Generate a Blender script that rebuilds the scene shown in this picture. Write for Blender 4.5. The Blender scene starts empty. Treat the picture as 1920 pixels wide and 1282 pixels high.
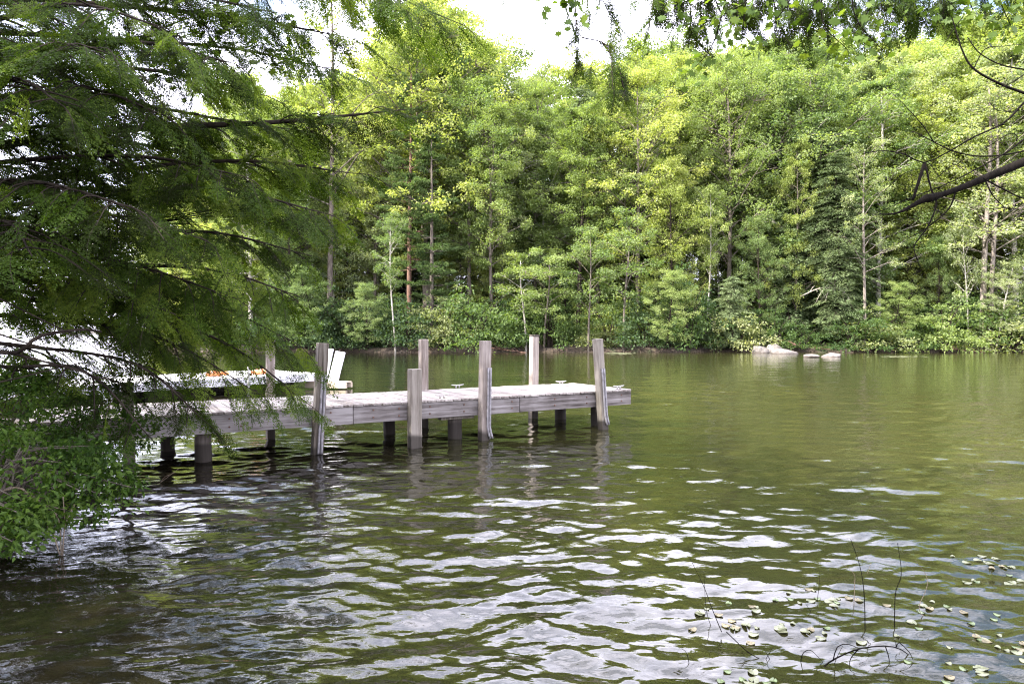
import bpy, math, random
import numpy as np
from mathutils import Vector

scene = bpy.context.scene
COL = scene.collection
# ------------------------------------------------------------------ camera
F_PX, Y0, H = 1300.0, 622.0, 1.75          # focal length in photo pixels, horizon row, eye height
cam_data = bpy.data.cameras.new('camera')
cam_data.sensor_width = 36.0
cam_data.lens = 36.0 * F_PX / 1920.0
cam_data.shift_y = -(641.0 - Y0) / 1920.0
cam_data.clip_start, cam_data.clip_end = 0.05, 6000.0
cam = bpy.data.objects.new('camera', cam_data)
cam.location = (0, 0, H)
cam.rotation_euler = (math.radians(90), 0, 0)
COL.objects.link(cam)
scene.camera = cam

# ------------------------------------------------------------------ light
SUN_DIR = Vector((-0.74, -0.42, 0.92)).normalized()   # towards the sun
sun_data = bpy.data.lights.new('sun', 'SUN')
sun_data.energy = 5.0
sun_data.angle = math.radians(0.5)
sun_data.color = (1.0, 0.95, 0.86)
sun = bpy.data.objects.new('sun', sun_data)
sun.rotation_euler = SUN_DIR.to_track_quat('Z', 'Y').to_euler()
sun.location = (-30, -10, 60)
COL.objects.link(sun)

world = bpy.data.worlds.new('World')
scene.world = world
world.use_nodes = True
wn, wl = world.node_tree.nodes, world.node_tree.links
wn.clear()
w_out = wn.new('ShaderNodeOutputWorld')
w_bg = wn.new('ShaderNodeBackground')
w_bg.inputs['Strength'].default_value = 0.12
w_sky = wn.new('ShaderNodeTexSky')
w_sky.sky_type = 'NISHITA'
w_sky.sun_disc = False
w_sky.sun_elevation = math.asin(SUN_DIR.z)
w_sky.sun_rotation = math.atan2(SUN_DIR.x, SUN_DIR.y)
w_sky.air_density = 1.0
w_sky.dust_density = 2.0
w_tc = wn.new('ShaderNodeTexCoord')
w_map = wn.new('ShaderNodeMapping')
w_map.inputs['Scale'].default_value = (1.0, 1.0, 1.7)
w_noise = wn.new('ShaderNodeTexNoise')
w_noise.inputs['Scale'].default_value = 2.3
w_noise.inputs['Detail'].default_value = 7.0
w_noise.inputs['Roughness'].default_value = 0.55
w_ramp = wn.new('ShaderNodeValToRGB')
w_ramp.color_ramp.elements[0].position = 0.34
w_ramp.color_ramp.elements[1].position = 0.61
w_mix = wn.new('ShaderNodeMixRGB')
w_mix.inputs['Color2'].default_value = (16.0, 15.5, 18.4, 1)
wl.new(w_tc.outputs['Generated'], w_map.inputs['Vector'])
wl.new(w_map.outputs['Vector'], w_noise.inputs['Vector'])
wl.new(w_noise.outputs['Fac'], w_ramp.inputs['Fac'])
wl.new(w_ramp.outputs['Color'], w_mix.inputs['Fac'])
wl.new(w_sky.outputs['Color'], w_mix.inputs['Color1'])
wl.new(w_mix.outputs['Color'], w_bg.inputs['Color'])
wl.new(w_bg.outputs['Background'], w_out.inputs['Surface'])

scene.view_settings.view_transform = 'Standard'
scene.view_settings.look = 'None'
scene.view_settings.exposure = 1.95
scene.view_settings.gamma = 1.0
scene.render.engine = 'CYCLES'
scene.cycles.max_bounces = 8
scene.cycles.diffuse_bounces = 5
scene.cycles.transmission_bounces = 4
scene.cycles.glossy_bounces = 3
scene.cycles.caustics_reflective = False
scene.cycles.caustics_refractive = False
scene.cycles.use_denoising = True
scene.cycles.filter_width = 1.15
try:
    scene.cycles.denoiser = 'OPENIMAGEDENOISE'
    scene.cycles.denoising_prefilter = 'NONE'
except Exception:
    pass

# ------------------------------------------------------------------ helpers
RNG = np.random.default_rng(7)
random.seed(7)

def gp(px, py, z=0.0):
    """point at height z that the photograph shows at pixel (px, py)"""
    d = F_PX * (H - z) / (py - Y0)
    return np.array([(px - 960.0) / F_PX * d, d, z])

def wp(px, py, d):
    """point at distance d that the photograph shows at pixel (px, py)"""
    return np.array([(px - 960.0) / F_PX * d, d, H - (py - Y0) / F_PX * d])

class MB:
    def __init__(self):
        self.v, self.f, self.t, self.n = [], [], [], 0
    def add(self, verts, faces, tone=0.5):
        verts = np.asarray(verts, dtype=np.float32).reshape(-1, 3)
        faces = np.asarray(faces, dtype=np.int64)
        self.v.append(verts)
        self.f.append(faces + self.n)
        self.t.append(np.broadcast_to(np.asarray(tone, dtype=np.float32), (len(verts),)))
        self.n += len(verts)
    def mesh(self, name, mat, smooth=False):
        me = bpy.data.meshes.new(name)
        v = np.concatenate(self.v)
        me.vertices.add(len(v))
        me.vertices.foreach_set('co', v.ravel())
        loops = np.concatenate([f.ravel() for f in self.f])
        sizes = np.concatenate([np.full(len(f), f.shape[1], dtype=np.int64) for f in self.f])
        starts = np.concatenate([[0], np.cumsum(sizes)[:-1]])
        me.loops.add(len(loops))
        me.loops.foreach_set('vertex_index', loops.astype(np.int32))
        me.polygons.add(len(sizes))
        me.polygons.foreach_set('loop_start', starts.astype(np.int32))
        me.polygons.foreach_set('use_smooth', np.full(len(sizes), smooth, dtype=bool))
        at = me.attributes.new('tone', 'FLOAT', 'POINT')
        at.data.foreach_set('value', np.concatenate(self.t).astype(np.float32))
        me.update(calc_edges=True)
        me.materials.append(mat)
        return me
    def build(self, name, mat, parent=None, smooth=False):
        o = bpy.data.objects.new(name, self.mesh(name, mat, smooth))
        COL.objects.link(o)
        if parent is not None:
            o.parent = parent
        return o

def nrm(a):
    a = np.asarray(a, dtype=float)
    return a / np.maximum(np.linalg.norm(a, axis=-1, keepdims=True), 1e-9)

def tube(mb, pts, rad, sides=6, tone=0.5, cap=True):
    pts = np.asarray(pts, dtype=float)
    n = len(pts)
    rad = np.broadcast_to(np.asarray(rad, dtype=float), (n,))
    tan = nrm(np.gradient(pts, axis=0))
    ref = np.array([0.0, 0.0, 1.0]) if abs(tan[0][2]) < 0.8 else np.array([1.0, 0.0, 0.0])
    rings = []
    ang = np.linspace(0, 2 * np.pi, sides, endpoint=False)
    for i in range(n):
        a = nrm(np.cross(tan[i], ref))
        b = np.cross(a, tan[i])
        rings.append(pts[i] + rad[i] * (np.cos(ang)[:, None] * a + np.sin(ang)[:, None] * b))
        ref = b                                # running reference: the frame does not twist
    v = np.concatenate(rings)
    i0 = np.arange(n - 1)[:, None] * sides
    k = np.arange(sides)[None, :]
    k2 = (k + 1) % sides
    q = np.stack([i0 + k, i0 + k2, i0 + sides + k2, i0 + sides + k], -1).reshape(-1, 4)
    base = mb.n
    mb.add(v, q, tone)
    if cap:
        mb.v.append(np.zeros((0, 3), np.float32)); mb.t.append(np.zeros(0, np.float32))
        mb.f.append(np.array([[base + j for j in range(sides)][::-1], [base + (n - 1) * sides + j for j in range(sides)]]))

def smooth_path(ctrl, n):
    """Catmull-Rom through the control points"""
    c = np.asarray(ctrl, dtype=float)
    c = np.vstack([2 * c[0] - c[1], c, 2 * c[-1] - c[-2]])
    out = []
    m = len(c) - 3
    for s in np.linspace(0, m - 1e-6, n):
        i = int(s); t = s - i
        p0, p1, p2, p3 = c[i], c[i + 1], c[i + 2], c[i + 3]
        out.append(0.5 * (2 * p1 + (p2 - p0) * t + (2 * p0 - 5 * p1 + 4 * p2 - p3) * t * t + (3 * p1 - p0 - 3 * p2 + p3) * t ** 3))
    return np.array(out)

def box(mb, lo, hi, tone=0.5, bevel=0.006, frame=None, origin=(0, 0, 0)):
    """bevelled box between lo and hi; frame = rows of local axes"""
    lo, hi = np.minimum(lo, hi).astype(float), np.maximum(lo, hi).astype(float)
    b = min(bevel, 0.3 * float(np.min(hi - lo)))
    vs, idx = [], {}
    for sx in (0, 1):
        for sy in (0, 1):
            for sz in (0, 1):
                c = np.where([sx, sy, sz], hi, lo)
                inn = np.where([sx, sy, sz], -b, b)
                for ax in range(3):
                    p = c + inn
                    p[ax] = c[ax]
                    idx[(sx, sy, sz, ax)] = len(vs)
                    vs.append(p)
    vs = np.array(vs)
    if frame is not None:
        vs = vs @ np.asarray(frame, dtype=float)
    vs = vs + np.asarray(origin, dtype=float)
    quads, tris = [], []
    g = lambda s, ax: idx[(s[0], s[1], s[2], ax)]
    for ax in range(3):
        o1, o2 = (ax + 1) % 3, (ax + 2) % 3
        for side in (0, 1):
            loop = []
            for a, bb in ((0, 0), (1, 0), (1, 1), (0, 1)):
                s = [0, 0, 0]; s[ax] = side; s[o1] = a; s[o2] = bb
                loop.append(g(s, ax))
            quads.append(loop if side else loop[::-1])
        for a in (0, 1):                       # bevel strips along axis ax
            for bb in (0, 1):
                s0 = [0, 0, 0]; s1 = [0, 0, 0]
                s0[o1] = s1[o1] = a; s0[o2] = s1[o2] = bb
                s0[ax], s1[ax] = 0, 1
                quads.append([g(s0, o1), g(s1, o1), g(s1, o2), g(s0, o2)])
    for sx in (0, 1):
        for sy in (0, 1):
            for sz in (0, 1):
                tris.append([g((sx, sy, sz), 0), g((sx, sy, sz), 1), g((sx, sy, sz), 2)])
    base = mb.n
    mb.add(vs, quads, tone)
    mb.v.append(np.zeros((0, 3), np.float32)); mb.t.append(np.zeros(0, np.float32))
    mb.f.append(np.array(tris) + base)

def leaves(mb, c, d, nor, L, W, tone, fold=0.12):
    """one four-cornered leaf per row: base c, direction d, normal nor"""
    d = nrm(d)
    s = nrm(np.cross(nor, d))
    n2 = np.cross(d, s)
    L = np.broadcast_to(np.asarray(L, float), (len(c),))[:, None]
    W = np.broadcast_to(np.asarray(W, float), (len(c),))[:, None]
    mid = c + d * L * 0.45 + n2 * W * fold
    v = np.stack([c, mid + s * W * 0.5, c + d * L - n2 * L * 0.06, mid - s * W * 0.5], 1).reshape(-1, 3)
    q = np.arange(len(c) * 4).reshape(-1, 4)
    mb.add(v, q, np.repeat(np.broadcast_to(np.asarray(tone, float), (len(c),)), 4))

def empty(name, loc=(0, 0, 0), rz=0.0):
    o = bpy.data.objects.new(name, None)
    o.location = [float(a) for a in loc]
    o.rotation_euler = (0, 0, rz)
    o.empty_display_size = 0.2
    COL.objects.link(o)
    return o

def tag(o, label=None, cat=None, group=None, kind=None):
    if label: o['label'] = label
    if cat: o['category'] = cat
    if group: o['group'] = group
    if kind: o['kind'] = kind
    return o

# ------------------------------------------------------------------ materials
def new_mat(name):
    m = bpy.data.materials.new(name)
    m.use_nodes = True
    m.node_tree.nodes.clear()
    return m, m.node_tree.nodes, m.node_tree.links

def ramp(nodes, cols):
    r = nodes.new('ShaderNodeValToRGB')
    el = r.color_ramp.elements
    while len(el) < len(cols):
        el.new(0.5)
    for e, (p, c) in zip(el, cols):
        e.position = p
        e.color = (c[0], c[1], c[2], 1)
    return r

def leaf_mat(name, dark, mid, light, trans=0.5, tcol=None, clump=0.55, gloss=0.18):
    m, n, l = new_mat(name)
    out = n.new('ShaderNodeOutputMaterial')
    at = n.new('ShaderNodeAttribute'); at.attribute_name = 'tone'
    tc = n.new('ShaderNodeTexCoord')
    no = n.new('ShaderNodeTexNoise'); no.inputs['Scale'].default_value = clump; no.inputs['Detail'].default_value = 3
    l.new(tc.outputs['Object'], no.inputs['Vector'])
    oi = n.new('ShaderNodeObjectInfo')
    a1 = n.new('ShaderNodeMath'); a1.operation = 'MULTIPLY_ADD'; a1.inputs[1].default_value = 0.9; a1.inputs[2].default_value = -0.45
    l.new(no.outputs['Fac'], a1.inputs[0])
    a2 = n.new('ShaderNodeMath'); a2.operation = 'ADD'
    l.new(at.outputs['Fac'], a2.inputs[0]); l.new(a1.outputs[0], a2.inputs[1])
    a3 = n.new('ShaderNodeMath'); a3.operation = 'MULTIPLY_ADD'; a3.inputs[1].default_value = 0.30; a3.inputs[2].default_value = -0.15
    l.new(oi.outputs['Random'], a3.inputs[0])
    a4 = n.new('ShaderNodeMath'); a4.operation = 'ADD'; a4.use_clamp = True
    l.new(a2.outputs[0], a4.inputs[0]); l.new(a3.outputs[0], a4.inputs[1])
    r = ramp(n, [(0.05, dark), (0.5, mid), (0.95, light)])
    l.new(a4.outputs[0], r.inputs['Fac'])
    pb = n.new('ShaderNodeBsdfPrincipled')
    pb.inputs['Roughness'].default_value = 0.5
    pb.inputs['Specular IOR Level'].default_value = gloss
    l.new(r.outputs['Color'], pb.inputs['Base Color'])
    tr = n.new('ShaderNodeBsdfTranslucent')
    mx = n.new('ShaderNodeMixRGB'); mx.blend_type = 'MULTIPLY'; mx.inputs['Fac'].default_value = 1.0
    mx.inputs['Color2'].default_value = tuple(tcol or (1.42, 1.48, 0.55)) + (1,)
    l.new(r.outputs['Color'], mx.inputs['Color1'])
    l.new(mx.outputs['Color'], tr.inputs['Color'])
    ms = n.new('ShaderNodeMixShader'); ms.inputs['Fac'].default_value = trans
    l.new(pb.outputs[0], ms.inputs[1]); l.new(tr.outputs[0], ms.inputs[2])
    l.new(ms.outputs[0], out.inputs['Surface'])
    return m

def bark_mat(name, c1, c2, scale=6.0, stretch=0.25, bump=0.5):
    m, n, l = new_mat(name)
    out = n.new('ShaderNodeOutputMaterial')
    tc = n.new('ShaderNodeTexCoord')
    mp = n.new('ShaderNodeMapping'); mp.inputs['Scale'].default_value = (1, 1, stretch)
    no = n.new('ShaderNodeTexNoise'); no.inputs['Scale'].default_value = scale; no.inputs['Detail'].default_value = 6; no.inputs['Roughness'].default_value = 0.65
    l.new(tc.outputs['Object'], mp.inputs['Vector']); l.new(mp.outputs['Vector'], no.inputs['Vector'])
    r = ramp(n, [(0.35, c1), (0.65, c2)])
    l.new(no.outputs['Fac'], r.inputs['Fac'])
    pb = n.new('ShaderNodeBsdfPrincipled'); pb.inputs['Roughness'].default_value = 0.9; pb.inputs['Specular IOR Level'].default_value = 0.06
    l.new(r.outputs['Color'], pb.inputs['Base Color'])
    bp = n.new('ShaderNodeBump'); bp.inputs['Strength'].default_value = bump; bp.inputs['Distance'].default_value = 0.05
    l.new(no.outputs['Fac'], bp.inputs['Height']); l.new(bp.outputs['Normal'], pb.inputs['Normal'])
    l.new(pb.outputs[0], out.inputs['Surface'])
    return m

def wood_mat(name, cols, axis, scale=22.0, wet=None, rough=0.8):
    """weathered timber with grain running along a local axis; wet = height below which it is soaked dark"""
    m, n, l = new_mat(name)
    out = n.new('ShaderNodeOutputMaterial')
    tc = n.new('ShaderNodeTexCoord')
    mp = n.new('ShaderNodeMapping')
    s = [1.0, 1.0, 1.0]; s[axis] = 0.05
    mp.inputs['Scale'].default_value = s
    at = n.new('ShaderNodeAttribute'); at.attribute_name = 'tone'
    sh = n.new('ShaderNodeCombineXYZ')
    mu = n.new('ShaderNodeMath'); mu.operation = 'MULTIPLY'; mu.inputs[1].default_value = 37.0
    l.new(at.outputs['Fac'], mu.inputs[0])
    for k in range(3): l.new(mu.outputs[0], sh.inputs[k])
    va = n.new('ShaderNodeVectorMath'); va.operation = 'ADD'
    l.new(tc.outputs['Object'], mp.inputs['Vector'])
    l.new(mp.outputs['Vector'], va.inputs[0]); l.new(sh.outputs[0], va.inputs[1])
    no = n.new('ShaderNodeTexNoise'); no.inputs['Scale'].default_value = scale; no.inputs['Detail'].default_value = 8; no.inputs['Roughness'].default_value = 0.7
    l.new(va.outputs[0], no.inputs['Vector'])
    n2 = n.new('ShaderNodeTexNoise'); n2.inputs['Scale'].default_value = 2.6; n2.inputs['Detail'].default_value = 5
    l.new(tc.outputs['Object'], n2.inputs['Vector'])
    ad = n.new('ShaderNodeMath'); ad.operation = 'MULTIPLY_ADD'; ad.inputs[1].default_value = 0.35
    l.new(n2.outputs['Fac'], ad.inputs[0])
    m3 = n.new('ShaderNodeMath'); m3.operation = 'MULTIPLY_ADD'; m3.inputs[1].default_value = 0.22
    l.new(at.outputs['Fac'], m3.inputs[0])
    l.new(no.outputs['Fac'], m3.inputs[2]); l.new(m3.outputs[0], ad.inputs[2])
    r = ramp(n, [(0.56, cols[0]), (0.73, cols[1]), (0.94, cols[2])])
    l.new(ad.outputs[0], r.inputs['Fac'])
    col = r.outputs['Color']
    pb = n.new('ShaderNodeBsdfPrincipled'); pb.inputs['Roughness'].default_value = rough; pb.inputs['Specular IOR Level'].default_value = 0.25
    if wet is not None:
        ge = n.new('ShaderNodeNewGeometry'); sx = n.new('ShaderNodeSeparateXYZ')
        l.new(ge.outputs['Position'], sx.inputs[0])
        nz = n.new('ShaderNodeMath'); nz.operation = 'MULTIPLY_ADD'; nz.inputs[1].default_value = 0.16; nz.inputs[2].default_value = wet - 0.08
        l.new(n2.outputs['Fac'], nz.inputs[0])
        mr = n.new('ShaderNodeMapRange'); mr.interpolation_type = 'SMOOTHSTEP'
        df = n.new('ShaderNodeMath'); df.operation = 'SUBTRACT'
        l.new(sx.outputs['Z'], df.inputs[0]); l.new(nz.outputs[0], df.inputs[1])
        mr.inputs['From Min'].default_value = -0.03; mr.inputs['From Max'].default_value = 0.05
        mr.inputs['To Min'].default_value = 0.85; mr.inputs['To Max'].default_value = 0.0
        l.new(df.outputs[0], mr.inputs['Value'])
        mx = n.new('ShaderNodeMixRGB'); mx.inputs['Color2'].default_value = (0.022, 0.018, 0.014, 1)
        l.new(mr.outputs['Result'], mx.inputs['Fac']); l.new(col, mx.inputs['Color1'])
        col = mx.outputs['Color']
    l.new(col, pb.inputs['Base Color'])
    bp = n.new('ShaderNodeBump'); bp.inputs['Strength'].default_value = 0.6; bp.inputs['Distance'].default_value = 0.012
    l.new(no.outputs['Fac'], bp.inputs['Height']); l.new(bp.outputs['Normal'], pb.inputs['Normal'])
    l.new(pb.outputs[0], out.inputs['Surface'])
    return m

def plain_mat(name, col, rough=0.6, metal=0.0, var=0.15, scale=8.0):
    m, n, l = new_mat(name)
    out = n.new('ShaderNodeOutputMaterial')
    tc = n.new('ShaderNodeTexCoord')
    no = n.new('ShaderNodeTexNoise'); no.inputs['Scale'].default_value = scale; no.inputs['Detail'].default_value = 5
    l.new(tc.outputs['Object'], no.inputs['Vector'])
    r = ramp(n, [(0.3, [c * (1 - var) for c in col]), (0.7, [min(1, c * (1 + var)) for c in col])])
    l.new(no.outputs['Fac'], r.inputs['Fac'])
    pb = n.new('ShaderNodeBsdfPrincipled'); pb.inputs['Roughness'].default_value = rough; pb.inputs['Metallic'].default_value = metal
    l.new(r.outputs['Color'], pb.inputs['Base Color'])
    l.new(pb.outputs[0], out.inputs['Surface'])
    return m

M = {}
M['maple'] = leaf_mat('maple_leaf', (0.110, 0.155, 0.050), (0.192, 0.248, 0.086), (0.280, 0.325, 0.130))
M['maple_yellow'] = leaf_mat('yellow_green_leaf', (0.140, 0.178, 0.048), (0.240, 0.285, 0.086), (0.335, 0.360, 0.130))
M['maple_deep'] = leaf_mat('deep_green_leaf', (0.080, 0.125, 0.046), (0.145, 0.202, 0.078), (0.220, 0.270, 0.115))
M['ash_pale'] = leaf_mat('pale_leaf', (0.130, 0.165, 0.080), (0.235, 0.275, 0.140), (0.350, 0.380, 0.220))
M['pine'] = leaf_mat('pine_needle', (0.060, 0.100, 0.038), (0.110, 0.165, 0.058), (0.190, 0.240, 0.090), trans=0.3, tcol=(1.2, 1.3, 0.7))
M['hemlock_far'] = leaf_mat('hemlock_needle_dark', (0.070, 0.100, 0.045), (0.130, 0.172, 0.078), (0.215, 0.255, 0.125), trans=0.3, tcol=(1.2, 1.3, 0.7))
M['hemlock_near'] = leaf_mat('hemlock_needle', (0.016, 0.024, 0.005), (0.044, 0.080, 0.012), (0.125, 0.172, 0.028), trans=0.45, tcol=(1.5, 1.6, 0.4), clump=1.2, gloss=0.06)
M['shrub_green'] = leaf_mat('shrub_leaf', (0.040, 0.074, 0.026), (0.082, 0.130, 0.042), (0.150, 0.205, 0.075))
M['shrub_dark'] = leaf_mat('dark_shrub_leaf', (0.028, 0.052, 0.025), (0.058, 0.096, 0.042), (0.115, 0.155, 0.072))
M['shrub_pale'] = leaf_mat('pale_shrub_leaf', (0.120, 0.155, 0.070), (0.230, 0.260, 0.125), (0.340, 0.350, 0.190))
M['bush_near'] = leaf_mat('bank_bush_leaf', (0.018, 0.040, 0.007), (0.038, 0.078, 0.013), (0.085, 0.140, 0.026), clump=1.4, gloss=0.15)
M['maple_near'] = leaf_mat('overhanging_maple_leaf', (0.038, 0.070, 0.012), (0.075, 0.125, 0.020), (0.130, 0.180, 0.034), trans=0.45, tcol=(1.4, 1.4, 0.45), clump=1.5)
M['bark_grey'] = bark_mat('grey_bark', (0.06, 0.050, 0.040), (0.17, 0.145, 0.12))
M['bark_pale'] = bark_mat('pale_bark', (0.20, 0.18, 0.15), (0.46, 0.43, 0.375), scale=4)
M['bark_tan'] = bark_mat('tan_grey_bark', (0.085, 0.070, 0.058), (0.26, 0.225, 0.19), scale=5)
M['bark_red'] = bark_mat('red_brown_bark', (0.08, 0.045, 0.032), (0.20, 0.125, 0.095))
M['bark_dark'] = bark_mat('dark_bark', (0.014, 0.011, 0.009), (0.045, 0.036, 0.028))
M['bark_wet'] = bark_mat('dark_twig_bark', (0.003, 0.0025, 0.002), (0.010, 0.008, 0.0065), scale=20)
M['dead_wood'] = bark_mat('bleached_wood', (0.22, 0.18, 0.15), (0.45, 0.40, 0.35), scale=9)
M['stem_dry'] = bark_mat('dry_stem', (0.13, 0.10, 0.07), (0.28, 0.23, 0.17), scale=18)
G = [(0.14, 0.125, 0.13), (0.30, 0.275, 0.29), (0.46, 0.43, 0.44)]
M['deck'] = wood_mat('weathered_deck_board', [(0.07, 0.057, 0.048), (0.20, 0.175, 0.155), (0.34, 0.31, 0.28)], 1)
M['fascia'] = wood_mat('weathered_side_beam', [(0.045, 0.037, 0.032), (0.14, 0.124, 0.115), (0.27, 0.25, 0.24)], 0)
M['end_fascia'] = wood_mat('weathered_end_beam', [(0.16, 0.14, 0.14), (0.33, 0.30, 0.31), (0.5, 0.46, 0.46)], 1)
M['post'] = wood_mat('weathered_post', [(0.042, 0.033, 0.024), (0.120, 0.102, 0.082), (0.24, 0.215, 0.18)], 2, wet=0.14)
M['post_pale'] = wood_mat('pale_weathered_post', [(0.07, 0.055, 0.044), (0.18, 0.15, 0.128), (0.31, 0.27, 0.238)], 2, wet=0.14)
M['piling'] = wood_mat('dark_piling', [(0.020, 0.016, 0.013), (0.060, 0.050, 0.042), (0.13, 0.11, 0.095)], 2, wet=0.26)
M['strip'] = plain_mat('grey_rub_strip', (0.19, 0.18, 0.185), 0.6, var=0.35, scale=14)
M['cleat'] = plain_mat('galvanised_metal', (0.36, 0.34, 0.32), 0.5, metal=0.5)
M['white'] = plain_mat('white_decking', (0.80, 0.79, 0.78), 0.55, var=0.05, scale=3)
M['white_side'] = plain_mat('grey_white_trim', (0.50, 0.49, 0.50), 0.6, var=0.12, scale=5)
M['orange'] = plain_mat('orange_fabric', (0.50, 0.15, 0.05), 0.7, var=0.25, scale=9)
M['cream'] = plain_mat('cream_strap', (0.75, 0.70, 0.62), 0.7)
M['beam_tan'] = wood_mat('tan_timber', [(0.20, 0.16, 0.11), (0.40, 0.33, 0.24), (0.55, 0.47, 0.36)], 0)
M['lily_green'] = plain_mat('fresh_lily_pad', (0.13, 0.17, 0.07), 0.3, var=0.4, scale=30)
M['lily_old'] = plain_mat('browned_lily_pad', (0.19, 0.16, 0.085), 0.4, var=0.5, scale=40)
M['lily'] = plain_mat('lily_pad', (0.19, 0.20, 0.115), 0.3, var=0.4, scale=6)

def rock_material():
    m, n, l = new_mat('granite')
    out = n.new('ShaderNodeOutputMaterial')
    tc = n.new('ShaderNodeTexCoord')
    no = n.new('ShaderNodeTexNoise'); no.inputs['Scale'].default_value = 3.5; no.inputs['Detail'].default_value = 8; no.inputs['Roughness'].default_value = 0.7
    l.new(tc.outputs['Object'], no.inputs['Vector'])
    r = ramp(n, [(0.3, (0.045, 0.037, 0.032)), (0.5, (0.125, 0.11, 0.098)), (0.7, (0.215, 0.193, 0.174))])
    l.new(no.outputs['Fac'], r.inputs['Fac'])
    ge = n.new('ShaderNodeNewGeometry'); sx = n.new('ShaderNodeSeparateXYZ')
    l.new(ge.outputs['Position'], sx.inputs[0])
    mr = n.new('ShaderNodeMapRange'); mr.inputs['From Min'].default_value = 0.03; mr.inputs['From Max'].default_value = 0.12
    mr.inputs['To Min'].default_value = 0.7; mr.inputs['To Max'].default_value = 0.0
    l.new(sx.outputs['Z'], mr.inputs['Value'])
    mx = n.new('ShaderNodeMixRGB'); mx.inputs['Color2'].default_value = (0.06, 0.045, 0.035, 1)
    l.new(mr.outputs['Result'], mx.inputs['Fac']); l.new(r.outputs['Color'], mx.inputs['Color1'])
    pb = n.new('ShaderNodeBsdfPrincipled'); pb.inputs['Roughness'].default_value = 0.85
    l.new(mx.outputs['Color'], pb.inputs['Base Color'])
    bp = n.new('ShaderNodeBump'); bp.inputs['Strength'].default_value = 0.6; bp.inputs['Distance'].default_value = 0.05
    l.new(no.outputs['Fac'], bp.inputs['Height']); l.new(bp.outputs['Normal'], pb.inputs['Normal'])
    l.new(pb.outputs[0], out.inputs['Surface'])
    return m
M['rock'] = rock_material()

def ground_material():
    m, n, l = new_mat('forest_floor')
    out = n.new('ShaderNodeOutputMaterial')
    tc = n.new('ShaderNodeTexCoord')
    n1 = n.new('ShaderNodeTexNoise'); n1.inputs['Scale'].default_value = 0.5; n1.inputs['Detail'].default_value = 8
    n2 = n.new('ShaderNodeTexNoise'); n2.inputs['Scale'].default_value = 7.0; n2.inputs['Detail'].default_value = 6
    l.new(tc.outputs['Object'], n1.inputs['Vector']); l.new(tc.outputs['Object'], n2.inputs['Vector'])
    r1 = ramp(n, [(0.4, (0.022, 0.014, 0.009)), (0.55, (0.046, 0.031, 0.020)), (0.68, (0.028, 0.038, 0.013))])
    r2 = ramp(n, [(0.3, (0.45, 0.45, 0.45)), (0.7, (1.4, 1.4, 1.4))])
    l.new(n1.outputs['Fac'], r1.inputs['Fac']); l.new(n2.outputs['Fac'], r2.inputs['Fac'])
    mx = n.new('ShaderNodeMixRGB'); mx.blend_type = 'MULTIPLY'; mx.inputs['Fac'].default_value = 1
    l.new(r1.outputs['Color'], mx.inputs['Color1']); l.new(r2.outputs['Color'], mx.inputs['Color2'])
    pb = n.new('ShaderNodeBsdfPrincipled'); pb.inputs['Roughness'].default_value = 0.95
    l.new(mx.outputs['Color'], pb.inputs['Base Color'])
    bp = n.new('ShaderNodeBump'); bp.inputs['Strength'].default_value = 0.8; bp.inputs['Distance'].default_value = 0.1
    l.new(n2.outputs['Fac'], bp.inputs['Height']); l.new(bp.outputs['Normal'], pb.inputs['Normal'])
    l.new(pb.outputs[0], out.inputs['Surface'])
    return m
M['ground'] = ground_material()

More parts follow.
